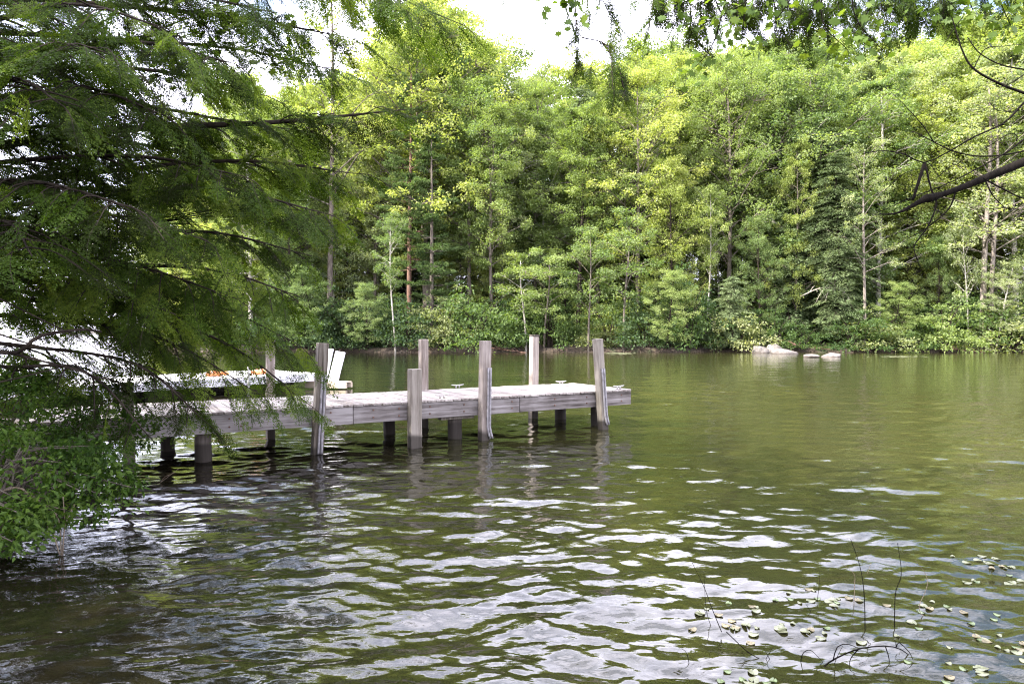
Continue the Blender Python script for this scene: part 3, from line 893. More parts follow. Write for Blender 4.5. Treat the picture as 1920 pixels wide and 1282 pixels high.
narrow = lambda t: .35 + .65 * math.sin(math.pi * min(1, max(0, t)) ** 1.2)
K = {}
K['maple_a'] = Kind('maple_tree', decid(11, 25, 4.8, .20, 46, sub=7, per=52), 'maple', 'bark_grey', 25)
K['maple_b'] = Kind('maple_tree', decid(12, 25, 4.3, .28, 42, sub=7, per=52, bend=.45), 'maple', 'bark_grey', 25)
K['maple_c'] = Kind('maple_tree', decid(13, 22, 5.0, .10, 46, sub=7, per=52, clump_r=.85), 'maple', 'bark_dark', 22)
K['oak'] = Kind('oak_tree', decid(14, 28, 6.4, .24, 52, per=58, sub=8, tr=.30, clump_r=.95, bend=.5), 'maple', 'bark_grey', 28)
K['ash'] = Kind('ash_tree', decid(15, 24, 4.6, .16, 46, per=54, sub=7, low=.25, clump_r=.7), 'ash_pale', 'bark_pale', 24)
K['birch'] = Kind('birch_tree', decid(16, 16, 2.6, .42, 22, per=36, sub=4, tr=.10, bend=.35, lean=(-1.3, 0), clump_r=.6), 'maple', 'bark_pale', 16)
K['aspen'] = Kind('aspen_tree', decid(18, 27, 4.6, .34, 30, per=30, sub=4, tr=.20, bend=.3, clump_r=.6), 'maple', 'bark_grey', 27)
K['sapling'] = Kind('sapling', decid(17, 11, 2.3, .30, 20, per=34, sub=4, tr=.075, bend=.3, clump_r=.55, L=.2), 'maple_deep', 'bark_grey', 11)
K['pine_a'] = Kind('pine_tree', pine(21, 25, 4.2, .27), 'pine', 'bark_red', 25)
K['pine_b'] = Kind('pine_tree', pine(22, 23, 4.4, .18, gap=1.25), 'pine', 'bark_grey', 23)
K['hemlock'] = Kind('hemlock_tree', spruce(23, 24, 4.8, nb=210), 'hemlock_far', 'bark_dark', 24)
K['hemlock_b'] = Kind('hemlock_tree', spruce(24, 12, 3.2, nb=110, drop=.25), 'hemlock_far', 'bark_dark', 12)
K['shrub_a'] = Kind('shrub', shrub(31, 3.4, 2.2, 80), 'shrub_green', 'bark_dark', 3.4, ('stems', 'foliage'))
K['shrub_b'] = Kind('shrub', shrub(32, 3.0, 2.6, 90, spread=.9), 'shrub_dark', 'bark_dark', 3.0, ('stems', 'foliage'))
K['shrub_c'] = Kind('shrub', shrub(33, 2.4, 1.6, 60, L=.14), 'shrub_pale', 'bark_dark', 2.4, ('stems', 'foliage'))

def shore_at(px, back):
    """ground point `back` metres behind the far shoreline in the direction of column px"""
    y = 60.0
    for _ in range(6):
        y = float(far_shore_y((px - 960) / F_PX * y)) + back
        y = min(y, 110)
    return (px - 960) / F_PX * y, y
def top_h(py, y, x):
    return H + (Y0 - py) / F_PX * y - float(ground_z(x, y))

# front row of the far shore: (kind, column, metres behind the water, row of the top, width, leaf, bark, label)
FRONT = [
 ('ash', 470, 4, 120, .85, 'maple', None, 'tall leafy tree at the left end of the far shore, mostly behind hemlock sprays'),
 ('maple_c', 545, 2, 330, .8, 'maple_deep', None, 'low broad green tree at the waterside left of the tall thick grey trunk'),
 ('aspen', 618, 5, -70, 1.0, 'maple_yellow', None, 'tallest tree of the far shore, thin grey top standing against white sky'),
 ('birch', 742, .05, 400, .8, 'maple_deep', None, 'slender tree whose pale thin trunk leans left over the water'),
 ('pine_a', 767, 5, 130, .95, None, None, 'tall pine with a straight reddish-brown trunk left of the flat-layered pine'),
 ('pine_b', 809, 3, 235, 1.0, None, 'bark_grey', 'pine with flat horizontal boughs in clear layers behind the short dock post'),
 ('oak', 800, 9, -30, 1.0, 'maple_yellow', None, 'great bright leafy tree towering behind the two pines'),
 ('maple_b', 922, 5, 190, .9, 'maple', None, 'tree with a long curved light trunk right of the layered pine'),
 ('sapling', 986, .05, 470, 1.2, 'maple', 'bark_pale', 'short gnarled tree with pale trunk at the water behind the capped dock post'),
 ('maple_a', 1003, 9, 150, .9, 'maple', None, 'rounded green tree at the low dip of the skyline'),
 ('maple_b', 1084, 6, 185, 1.0, 'maple', 'bark_dark', 'grey-green tree with a dark slim trunk above the end of the dock'),
 ('sapling', 1103, .1, 430, 1.0, 'maple_deep', 'bark_grey', 'thin dark sapling rising behind the leaning end post of the dock'),
 ('sapling', 1170, .1, 400, 1.1, 'maple_deep', 'bark_grey', 'thin sapling with a bare lower stem left of the tall pale shrub'),
 ('maple_a', 1195, 7, 130, 1.0, 'maple_yellow', None, 'light yellow-green tree under the hanging curved maple twig'),
 ('maple_c', 1262, 4, 290, .8, 'maple_yellow', None, 'yellow-green broad tree in front of taller crowns left of the white stem'),
 ('birch', 1322, 3, 345, .7, 'maple', 'bark_pale', 'birch with a thin white stem showing midway up the far wood'),
 ('oak', 1366, 7, 95, .8, 'maple', None, 'tall tree with a long pale trunk leaning slightly right in the middle of the wood'),
 ('maple_c', 1425, 2, 400, .75, 'maple_deep', None, 'low dark-leaved tree standing above the group of boulders'),
 ('hemlock', 1540, 4.5, 235, 1.2, None, None, 'tallest dark hemlock of the far shore, right of the boulders'),
 ('hemlock', 1572, 2.6, 280, 1.15, None, None, 'shorter dark hemlock whose trunk stands close beside the tallest one'),
 ('hemlock', 1448, 6.5, 265, 1.3, None, None, 'dark broad hemlock standing left of the twin hemlock trunks, above the boulders'),
 ('maple_a', 1530, 7.5, 85, 1.1, 'maple_deep', None, 'deep green rounded crown rising directly above the tallest dark hemlock'),
 ('maple_b', 1432, 8, 120, 1.1, 'maple_deep', None, 'deep green tall crown between the tall middle tree and the dark hemlocks'),
 ('ash', 1492, 2.6, 250, .62, 'maple_yellow', 'bark_grey', 'pale yellowish tree standing in front of the tallest dark hemlock'),
 ('hemlock_b', 1472, 3.5, 395, 1.1, None, None, 'small dark hemlock with drooping boughs left of the twin hemlock trunks'),
 ('aspen', 1622, .6, 255, .95, 'ash_pale', 'bark_tan', 'old tree with bare two-tone trunk and pale sparse foliage right of the hemlocks'),
 ('maple_c', 1705, 7, 330, .9, 'maple_yellow', None, 'bright yellow-green understorey tree behind the dark bare limb'),
 ('maple_a', 1690, 11, 105, 1.0, 'ash_pale', None, 'pale green tree on the skyline under the dip of open sky'),
 ('maple_c', 1760, 3, 440, .7, 'maple_deep', None, 'low shaded tree between the bare old trunk and the pale double trunk'),
 ('sapling', 1815, .8, 380, .6, 'ash_pale', 'bark_pale', 'slim pale-stemmed tree left of the thick double trunk'),
 ('aspen', 1843, 1.0, 130, 1.4, 'ash_pale', 'bark_tan', 'left stem of the thick double trunk near the right edge, under pale leaves'),
 ('aspen', 1857, 1.4, 175, 1.3, 'ash_pale', 'bark_tan', 'right stem of the thick double trunk near the right edge, under pale leaves'),
 ('ash', 1905, 4, 60, 1.0, 'ash_pale', None, 'tall pale tree cut by the right edge of the photo'),
 ('maple_b', 1960, 3, 120, 1.0, 'maple', None, 'green tree beyond the right edge of the photo'),
]
rg = np.random.default_rng(99)
for kd, px, bk, ty, wd, lf, bkm, lab in FRONT:
    x, y = shore_at(px, bk)
    rz = rg.uniform(0, 6.28) if kd != 'birch' else (0.0 if px < 800 else 2.6)
    K[kd].place(x, y, top_h(ty, y, x), rz, lab, 'tree', 'trees along the far shore', wd, lf, bkm)

# the wood that rises behind them
sky_px = [240, 330, 430, 640, 740, 800, 880, 930, 960, 1000, 1100, 1200, 1300, 1400, 1500, 1600, 1680, 1750, 1800, 1920, 2050]
sky_py = [400, 270, 165, 150, 60, 0, 45, 140, 160, 135, 135, 85, 65, 75, 75, 60, 90, 50, 30, 0, -5]
kinds = ['maple_a', 'maple_b', 'maple_c', 'oak', 'ash', 'maple_a', 'maple_b']
lfs = ['maple', 'maple_yellow', 'maple_deep', 'maple', 'maple_yellow', 'ash_pale']
for row, (bk, step, lo) in enumerate(((9, 62, 120), (15, 66, 60), (23, 72, 25), (33, 80, 0), (45, 92, -4))):
    px = 270 + row * 23
    while px < 2260:
        pj = px + rg.uniform(-18, 18)
        x, y = shore_at(pj, bk + rg.uniform(-2.5, 2.5))
        ty = float(np.interp(pj, sky_px, sky_py)) + lo * rg.uniform(.3, 1.3) + rg.uniform(-18, 26)
        kd = kinds[rg.integers(len(kinds))]
        if row == 1 and rg.uniform() < .18: kd = 'hemlock'
        K[kd].place(x, y, top_h(ty, y, x), rg.uniform(0, 6.28), 'leafy tree in the crowded wood rising behind the trees of the far shore', 'tree', 'crowded wood behind the far shore', rg.uniform(.85, 1.1),
                    None if kd == 'hemlock' else lfs[rg.integers(len(lfs))])
        px += step
# lower trees that fill the wood under the tall crowns
for row, (bk, step, lo, hi) in enumerate(((10, 60, 8, 13), (18, 60, 9, 15), (28, 66, 10, 16))):
    px = 280 + row * 27
    while px < 2260:
        pj = px + rg.uniform(-18, 18)
        x, y = shore_at(pj, bk + rg.uniform(-2, 2))
        K[['maple_c', 'ash', 'maple_c', 'maple_a'][rg.integers(4)]].place(x, y, rg.uniform(lo, hi), rg.uniform(0, 6.28), 'low leafy tree filling the far wood beneath the tall crowns', 'tree', 'low trees inside the far wood', rg.uniform(1.1, 1.4),
            ['maple', 'maple_yellow', 'maple_deep', 'maple_yellow'][rg.integers(4)])
        px += step
# understorey that closes the view between the trunks
for row, (bk, step, hh) in enumerate(((6, 62, 4.5), (13, 70, 5.5), (24, 90, 6.5))):
    px = 270 + 31 * row
    while px < 2260:
        pj = px + rg.uniform(-20, 20)
        x, y = shore_at(pj, bk + rg.uniform(-2, 2))
        K[['shrub_a', 'shrub_b'][rg.integers(2)]].place(x, y, hh * rg.uniform(.7, 1.2), rg.uniform(0, 6.28), 'undergrowth shrub in the shade between the trunks of the far wood', 'shrub', 'undergrowth inside the far wood', 1.0,
            ['shrub_green', 'maple_deep', 'maple_yellow', 'shrub_dark'][rg.integers(4)])
        px += step

# trees of the left bank beside the camera: out of the frame, they shade the bank and darken the near water
for x, y, h, kd, lab in ((-9.2, 2.9, 13, 'hemlock', 'dark hemlock on the left bank outside the photo, nearest the camera'), (-11.5, 4.2, 17, 'maple_a', 'leafy tree on the left bank outside the photo'),
                         (-8.4, -0.8, 15, 'maple_c', 'spreading tree on the left bank behind the camera')):
    K[kd].place(x, y, h, 1.0, lab, 'tree', 'trees of the left bank', 1.1)

# shrubs along the water's edge: (kind, column, metres back, row of the top, width, leaf, label)
SHRUBS = [
 ('shrub_b', 470, 1.0, 585, 1.2, 'shrub_dark', 'brownish dark shrub at the left end of the far waterline'),
 ('shrub_a', 535, 1.6, 540, 1.1, 'shrub_green', 'green shrub above brown bank left of the white boards'),
 ('shrub_a', 590, 1.3, 520, 1.0, 'shrub_dark', 'tall grey-green shrub behind the leaning dock post with a metal strip'),
 ('shrub_b', 655, 1.2, 560, 1.1, 'shrub_dark', 'dark rounded shrub directly right of the white boards'),
 ('shrub_b', 705, 1.5, 545, 1.0, 'shrub_dark', 'dark shrub left of the leaning pale trunk'),
 ('shrub_b', 765, 1.0, 560, 1.0, 'shrub_dark', 'dark shrub between the leaning pale trunk and the first tall back post'),
 ('shrub_a', 836, 1.2, 552, 1.0, 'shrub_pale', 'grey-green shrub between the tall back post and the stripped middle post'),
 ('shrub_b', 893, .9, 540, 1.1, 'shrub_green', 'broad green shrub behind the stripped middle post'),
 ('shrub_a', 945, 1.1, 575, .9, 'shrub_green', 'shrub left of the short gnarled tree'),
 ('shrub_a', 1030, 1.8, 545, 1.0, 'shrub_green', 'shrub right of the capped dock post'),
 ('shrub_c', 1112, .3, 628, 1.3, 'shrub_pale', 'whitish low shrub at the water behind the end post'),
 ('shrub_b', 1140, 2.6, 560, 1.0, 'maple_deep', 'shaded green shrub beyond the end post of the dock'),
 ('shrub_b', 1215, 1.6, 545, 1.0, 'shrub_dark', 'dark shrub over a brown bank right of the dock end'),
 ('shrub_a', 1290, 1.4, 505, 1.0, 'shrub_green', 'tall light-topped shrub left of the bleached leaning stick'),
 ('shrub_c', 1383, .3, 590, 1.1, 'shrub_pale', 'pale dry-looking shrub just left of the boulders'),
 ('shrub_a', 1330, 2.2, 560, 1.0, 'shrub_dark', 'dark shrub behind the bleached leaning stick'),
 ('shrub_a', 1452, 1.3, 580, 1.0, 'shrub_green', 'green shrub spreading right above the boulders'),
 ('shrub_a', 1508, .9, 592, .9, 'shrub_green', 'green shrub between the boulders and the hemlock trunks'),
 ('shrub_a', 1600, .7, 570, 1.1, 'shrub_green', 'wide green shrub under the old bare trunk'),
 ('shrub_c', 1640, .3, 600, 1.3, 'shrub_pale', 'yellowish shrub under the old bare trunk'),
 ('shrub_a', 1700, .9, 575, 1.1, 'shrub_green', 'green shrub over the small lone shore rock'),
 ('shrub_a', 1770, .5, 560, 1.1, 'maple', 'brightest green shrub hanging to the water near the right end'),
 ('shrub_b', 1845, 1.6, 545, 1.2, 'shrub_green', 'dark green shrub under the thick double trunk'),
 ('shrub_c', 1893, .1, 600, 1.5, 'shrub_pale', 'pale shrub at the water at the right edge'),
 ('shrub_b', 1930, 1.5, 560, 1.2, 'shrub_green', 'dark shrub cut by the right edge of the photo'),
]
for kd, px, bk, ty, wd, lf, lab in SHRUBS:
    x, y = shore_at(px, bk + (rg.uniform(.9, 1.5) if min(abs(px - q) for q in (742, 986, 1103, 1170)) < 42 else -rg.uniform(0, .9)))
    h = top_h(ty - rg.uniform(-12, 26), y, x)
    K[kd].place(x, y, h, rg.uniform(0, 6.28), lab, 'shrub', 'shrubs along the far waterline', wd * min(1.3, (3.4 / h) ** .5), lf)

# small trees that lean out over the water from the far bank
for kd, px, hgt, tilt, lf, lab in (('maple_c', 575, 7.5, .30, 'maple_deep', 'small tree leaning over the water just right of the white boards'),
                                   ('maple_c', 690, 6.0, .35, 'maple_deep', 'small dark tree leaning over the water left of the leaning pale trunk'),
                                   ('sapling', 1020, 8.5, .28, 'maple', 'small light tree leaning over the water right of the short gnarled tree'),
                                   ('maple_c', 1250, 7.0, .34, 'maple', 'small green tree leaning over the water right of the long grey log'),
                                   ('hemlock_b', 1368, 6.5, .2, None, 'small dark hemlock leaning out left of the pale dry-looking shrub'),
                                   ('maple_c', 1670, 6.0, .30, 'maple', 'small green tree leaning out over the grey shore rock'),
                                   ('ash', 1868, 8.0, .26, 'ash_pale', 'small pale tree leaning over the water under the double trunk')):
    x, y = shore_at(px, .5)
    K[kd].place(x, y, hgt, 0, lab, 'tree', 'small trees leaning over the far waterline', 1.25, lf, None, .1, tilt)

# ------------------------------------------------------------------ rocks, logs, dead wood on the far shore
def boulder(px, py, wpx, hpx, seed, label, depth=.8, name='boulder', d=None):
    p = gp(px, py) if d is None else wp(px, py, d)
    rng = np.random.default_rng(seed)
    w, h = wpx / F_PX * p[1] / 2, 0.82 * hpx / F_PX * p[1]
    nu, nv = 22, 14
    u = np.linspace(0, 2 * np.pi, nu, endpoint=False); v = np.linspace(0.02, np.pi - .02, nv)
    uu, vv = np.meshgrid(u, v)
    D = np.stack([np.cos(uu) * np.sin(vv), np.sin(uu) * np.sin(vv), np.cos(vv)], -1)
    r = np.ones_like(uu)
    for k in range(14):                          # facets: clip against random planes
        a = nrm(rng.normal(0, 1, 3)); c = rng.uniform(.50, .88)
        dd = D @ a
        r = np.minimum(r, np.where(dd > 1e-3, c / np.maximum(dd, 1e-3), 9))
    r = r + .03 * np.sin(D[..., 0] * 9 + seed) * np.sin(D[..., 1] * 8) * np.sin(D[..., 2] * 7)
    Pn = D * r[..., None]
    Pn[..., 2] = Pn[..., 2] / Pn[..., 2].max()
    Pn = Pn * np.array([w / np.abs(Pn[..., 0]).max(), w * depth, h])
    q = []
    for i in range(nv - 1):
        for j in range(nu):
            q.append([i * nu + j, (i + 1) * nu + j, (i + 1) * nu + (j + 1) % nu, i * nu + (j + 1) % nu])
    b = MB(); b.add(Pn.reshape(-1, 3), q)
    o = b.build(name, M['rock'], smooth=True)
    o.location = (p[0], p[1], p[2] if d is not None else 0.0)
    tag(o, label, 'rock', 'rocks along the far shore')
boulder(1424, 661.5, 36, 16, 1, 'left boulder of the big pale group at the far waterline')
boulder(1452, 661, 40, 22, 2, 'tallest boulder at the back of the big pale group')
boulder(1472, 663, 52, 12, 3, 'low sloping slab at the right of the big pale boulder group')
boulder(1519, 670, 34, 8, 5, 'small low rock in the water, left of the pair beside the boulders')
boulder(1560, 669, 40, 10, 6, 'flat-topped rock in the water, right of the pair beside the boulders')
boulder(1718, 659.5, 26, 11, 7, 'grey rock on the shore under green shrubs near the right end')
boulder(1076, 659, 14, 9, 8, 'little pale rock on the bank just left of the dock end post')
boulder(867, 660, 9, 5, 9, 'tiny pale stone at the waterline behind the middle dock posts')

def stick(name, ctrl, r0, r1, mat, label, cat, group=None, n=14, sides=6, forks=()):
    pts = smooth_path(ctrl, n)
    b = MB(); tube(b, pts, np.linspace(r0, r1, n), sides)
    for f, dirv, ln, rr_ in forks:
        p0 = pts[int(f * (n - 1))]
        e = p0 + np.asarray(dirv, float) * ln
        tube(b, smooth_path([p0, p0 * .45 + e * .55 + np.array([0, 0, .06 * ln]), e], 6), np.linspace(rr_, rr_ * .35, 6), 5)
    o = b.build(name, M[mat], smooth=True)
    return tag(o, label, cat, group)
dsh = 60.6
stick('dead_stick', [wp(1358, 652, dsh), wp(1354, 630, dsh), wp(1341, 608, dsh), wp(1330, 594, dsh)], .09, .03, 'dead_wood', 'bleached bare stick leaning left out of the bank left of the pale shrub', 'stick')
rt = np.random.default_rng(5)
stick('dead_treetop', [wp(1500, 556, 61.2), wp(1540, 540, 61), wp(1580, 545, 60.8), wp(1598, 575, 60.6)], .04, .07, 'dead_wood', 'tangled bleached dead branches in front of the hemlock trunks', 'branch',
      forks=[(rt.uniform(.1, .9), (rt.uniform(-1.2, .6), rt.uniform(-.2, .2), rt.uniform(-.7, .5)), rt.uniform(.8, 2.0), .03) for _ in range(22)])
stick('fallen_log', [wp(1180, 657, 60.2), wp(1240, 655, 60.6), wp(1330, 657, 60.3)], .12, .07, 'bark_grey', 'long grey log lying along the bank right of the dock end', 'log')
stick('drift_branch', [wp(1478, 640, 60.1), wp(1505, 650, 59.8), wp(1560, 655, 59.5)], .07, .03, 'bark_red', 'brown driftwood branch tangled on the bank behind the boulders', 'branch',
      forks=[(rt.uniform(.1, .9), (rt.uniform(-1, 1), rt.uniform(-.2, .2), rt.uniform(-.1, .4)), rt.uniform(.6, 1.6), .025) for _ in range(12)])

for i, (px, w, lab) in enumerate(((620, 34, 'dark fallen branch lying along the bank right of the white boards'), (948, 40, 'brown branch dipping into the water left of the short gnarled tree'),
                                  (1265, 46, 'forked dark branch at the waterline between the dock end and the bleached stick'), (1668, 44, 'low brown branch over the water left of the grey shore rock'), (1805, 50, 'reddish brown brush pile branch under the pale stems near the right edge'))):
    stick('fallen_branch', [wp(px - w, 650, 60.3), wp(px - w * .2, 655, 59.7), wp(px + w, 661, 58.6)], .09, .03, ('bark_dark', 'bark_red', 'bark_dark', 'bark_grey', 'bark_red')[i], lab, 'branch', 'branches fallen along the far waterline',
          forks=[(rt.uniform(.1, .95), (rt.uniform(-1, 1), rt.uniform(-.5, .1), rt.uniform(-.1, .6)), rt.uniform(.5, 1.6), .03) for _ in range(9)])

# ------------------------------------------------------------------ lily pads
def pad_mesh(seed, r):
    rng = np.random.default_rng(seed)
    a = np.linspace(.18, 2 * np.pi - .18, 15)
    rim = np.stack([np.cos(a) * r, np.sin(a) * r * rng.uniform(.85, 1), .004 * np.sin(a * 2 + seed)], -1)
    v = np.vstack([[[0.12 * r, 0, 0]], rim, rim * .98 - [0, 0, .003], [[0.12 * r, 0, -.003]]])
    f3 = [[0, i, i + 1] for i in range(1, 15)]
    q = [[i, i + 15, i + 16, i + 1] for i in range(1, 15)]
    b = MB(); b.add(v, f3); b.v.append(np.zeros((0, 3), np.float32)); b.t.append(np.zeros(0, np.float32)); b.f.append(np.array(q))
    return b.mesh('lily_pad', [M['lily'], M['lily_green'], M['lily_old'], M['lily']][seed])
pads = [pad_mesh(i, r) for i, r in enumerate((.016, .021, .026, .031))]
PADC = [(1500, 1125, 34, 8, 9), (1380, 1165, 50, 16, 14), (1590, 1130, 30, 5, 7), (1840, 1050, 24, 8, 8), (1890, 1065, 40, 10, 8), (1780, 1150, 60, 12, 8), (1800, 1240, 45, 16, 9), (1400, 1270, 60, 8, 9),
        (1880, 1195, 40, 10, 7), (1590, 1195, 40, 6, 5), (1470, 1178, 30, 10, 6), (1850, 1085, 60, 5, 5), (1700, 1155, 50, 10, 5), (1290, 1150, 40, 12, 4), (1900, 1245, 30, 20, 6)]
rp = np.random.default_rng(12)
for cx, cy, sx_, sy_, n in PADC:
    for i in range(n):
        p = gp(cx + rp.normal(0, sx_), min(1279, cy + rp.normal(0, sy_)))
        o = bpy.data.objects.new('lily_pad', pads[rp.integers(4)])
        o.location = (p[0], p[1], float(wave_z(p[0], p[1], .02)) + .006)
        o.rotation_euler = (rp.normal(0, .012), rp.normal(0, .012), rp.uniform(0, 6.28))
        COL.objects.link(o)
        tag(o, 'small pale green lily pad floating among the bare twigs near the camera', 'lily pad', 'lily pads floating near the bare twigs')
fp = np.random.default_rng(4)
b = MB()
for cx, w, n in ((1162, 26, 130), (1686, 40, 60)):
    for i in range(n):
        p = gp(cx + fp.normal(0, w * .5), 662 + abs(fp.normal(0, 1.2)) + (6 if cx > 1500 else 0))
        a = np.linspace(0, 2 * np.pi, 9)[:-1]
        r = fp.uniform(.10, .2)
        b.add(np.stack([p[0] + r * np.cos(a), p[1] + r * np.sin(a), 0 * a + .022 + .004 * fp.uniform()], -1), [list(range(8))])
tag(b.build('lily_pad_patch', M['lily'], smooth=False), 'distant yellowish mat of floating lily pads off the far shore', 'lily pads', kind='stuff')

# ------------------------------------------------------------------ bare twigs in the water
def wtwig(pix, d, r, label, forks=(), mat='bark_wet'):
    pts = [wp(x_, y_, d + (dd if isinstance(dd, (int, float)) else 0)) for x_, y_, dd in pix]
    pts = smooth_path(pts, 16)
    b = MB(); r = r * .72
    tube(b, pts, np.linspace(r, r * .45, 16), 6)
    for fk in forks:
        q = smooth_path([wp(x_, y_, d) for x_, y_ in fk], 7)
        tube(b, q, np.linspace(r * .7, r * .35, 7), 5)
    tag(b.build('bare_twig', M[mat], smooth=True), label, 'twig', 'bare twigs standing in the shallow water')
wtwig([(1621, 1225, 0), (1622, 1180, 0), (1620, 1110, 0), (1612, 1060, 0), (1595, 1010, 0)], 4.05, .0045, 'tall straight bare twig, the tallest left of the bent one')
wtwig([(1675, 1222, 0), (1677, 1180, 0), (1679, 1112, 0), (1690, 1075, 0), (1683, 1018, 0)], 4.1, .0045, 'tall bare twig with a kink halfway up, right of the tallest')
wtwig([(1353, 1184, 0), (1335, 1140, 0), (1318, 1095, 0), (1293, 1045, 0)], 4.05, .004, 'long thin twig leaning left, at the left of the twig group')
wtwig([(1335, 1180, 0), (1324, 1140, 0), (1320, 1075, 0)], 4.15, .003, 'thin upright twig crossing the long leaning one')
wtwig([(1362, 1184, 0), (1400, 1220, 0), (1431, 1243, 0), (1405, 1272, 0)], 3.75, .004, 'bent twig lying low with a forked end', forks=[[(1431, 1243), (1448, 1215)], [(1446, 1240), (1432, 1214)]])
wtwig([(1505, 1290, -.05), (1545, 1248, 0), (1585, 1225, 0), (1625, 1213, 0), (1675, 1212, .05), (1708, 1232, .08), (1721, 1275, .1)], 3.68, .0065, 'thick arched branch curving over the water at the bottom of the photo',
      forks=[[(1562, 1238), (1570, 1212), (1590, 1207), (1610, 1215)], [(1610, 1216), (1596, 1232), (1592, 1248)], [(1660, 1211), (1667, 1235), (1667, 1262)], [(1680, 1213), (1686, 1204), (1705, 1222), (1712, 1236)]])
wtwig([(1501, 1276, 0), (1503, 1230, 0), (1518, 1218, 0), (1535, 1232, 0), (1548, 1248, 0)], 3.72, .0035, 'thin looped twig touching the thick arched branch')
wtwig([(1557, 1276, 0), (1566, 1240, 0), (1580, 1210, 0)], 3.7, .003, 'thin twig rising under the thick arched branch')
wtwig([(1601, 1138, 0), (1602, 1100, 0), (1601, 1075, 0), (1577, 1055, 0)], 4.4, .003, 'short twig with a Y fork left of the tallest twig', forks=[[(1626, 1075), (1633, 1055)]], mat='stem_dry')
wtwig([(1742, 1165, 0), (1723, 1140, 0), (1738, 1100, 0), (1735, 1075, 0), (1716, 1050, 0)], 4.25, .003, 'crooked brownish twig at the right of the twig group', mat='stem_dry')
wtwig([(1532, 1128, 0), (1536, 1095, 0), (1537, 1072, 0)], 4.45, .0025, 'short upright twig beside floating pads left of the tallest twig')
wtwig([(1290, 1280, 0), (1293, 1255, 0), (1288, 1225, 0), (1278, 1215, 0)], 3.68, .0035, 'small hooked twig at the bottom left of the twig group')
wtwig([(1520, 1160, 0), (1522, 1150, 0), (1512, 1133, 0)], 4.3, .004, 'tiny curved stub poking out of the water in the middle of the twigs')
wtwig([(1445, 1282, 0), (1480, 1272, 0), (1500, 1283, 0)], 3.62, .004, 'twig lying flat at the bottom edge left of the arched branch', forks=[[(1478, 1283), (1481, 1258)]])
wtwig([(270, 925, 0), (300, 905, 0), (335, 878, 0)], 7.9, .006, 'bare stick poking from the water between the pilings and the bank bush', forks=[[(300, 905), (310, 893), (328, 886)]], mat='stem_dry')

# ------------------------------------------------------------------ near hemlock on the left bank
def frond_template(seed, Lf=.52):
    rng = np.random.default_rng(seed)
    C, D, N, LL = [], [], [], []
    rach = []
    def needles(p0, p1, spacing):
        v = p1 - p0; ln = np.linalg.norm(v); d = v / ln
        k = max(3, int(ln / spacing))
        s = (np.arange(k) + rng.uniform(0, 1, k)) / k
        for side in (-1, 1):
            q = np.array([-d[1], d[0], 0]) * side
            c = p0 + v * s[:, None]
            dd = nrm(d * .55 + q * .85 + rng.normal(0, .14, (k, 3)) + np.array([0, 0, -.10]))
            C.append(c); D.append(dd); N.append(nrm(rng.normal(0, .35, (k, 3)) + [0, 0, 1.0])); LL.append(.021 * (1.0 - .45 * s) * rng.uniform(.8, 1.25, k))
    spine = lambda s: np.array([Lf * s, .03 * math.sin(3 * s + seed), -.16 * Lf * s * s])
    rach.append(np.array([spine(s) for s in np.linspace(0, 1, 5)]))
    for a, b_ in zip(np.linspace(.1, .95, 8), np.linspace(.21, 1.0, 8)):
        needles(spine(a), spine(b_), .013)
    for i in range(13):
        s = .08 + .84 * i / 13 + rng.uniform(-.02, .02)
        for side in (-1, 1):
            l = Lf * .44 * (1 - s) ** .65 * min(1, .45 + 2.2 * s) * rng.uniform(.75, 1.2)
            if l < .03: continue
            a = rng.uniform(.75, 1.0) * side
            p0 = spine(s)
            p1 = p0 + np.array([math.cos(a) * l, math.sin(a) * l, -.22 * l + rng.normal(0, .02)])
            needles(p0, p1, .018)
            rach.append(np.array([p0, p1]))
    return np.concatenate(C), np.concatenate(D), np.concatenate(N), np.concatenate(LL), rach
FROND = [frond_template(s, .50 + .03 * s) for s in range(5)]

def put_fronds(fb, tb, rng, items):
    """items: list of (position, direction, normal, scale)"""
    for (p, d, nn, sc) in items:
        C, D, N, LL, rach = FROND[rng.integers(5)]
        d = nrm(d); s = nrm(np.cross(nn, d)); n2 = np.cross(d, s)
        Rm = np.stack([d, s, n2])
        if rng.uniform() < .5:
            Rm = np.stack([d, -s, n2])
        tone = np.clip(.43 + rng.normal(0, .28) + rng.normal(0, .10, len(C)), 0, 1)
        leaves(fb, p + (C * sc) @ Rm, D @ Rm, N @ Rm, LL * sc * 1.5, .0120 * sc ** .5, tone, .05)
        tube(tb, p + (rach[0] * sc) @ Rm, np.linspace(.0035, .0012, 5), 3, cap=False)

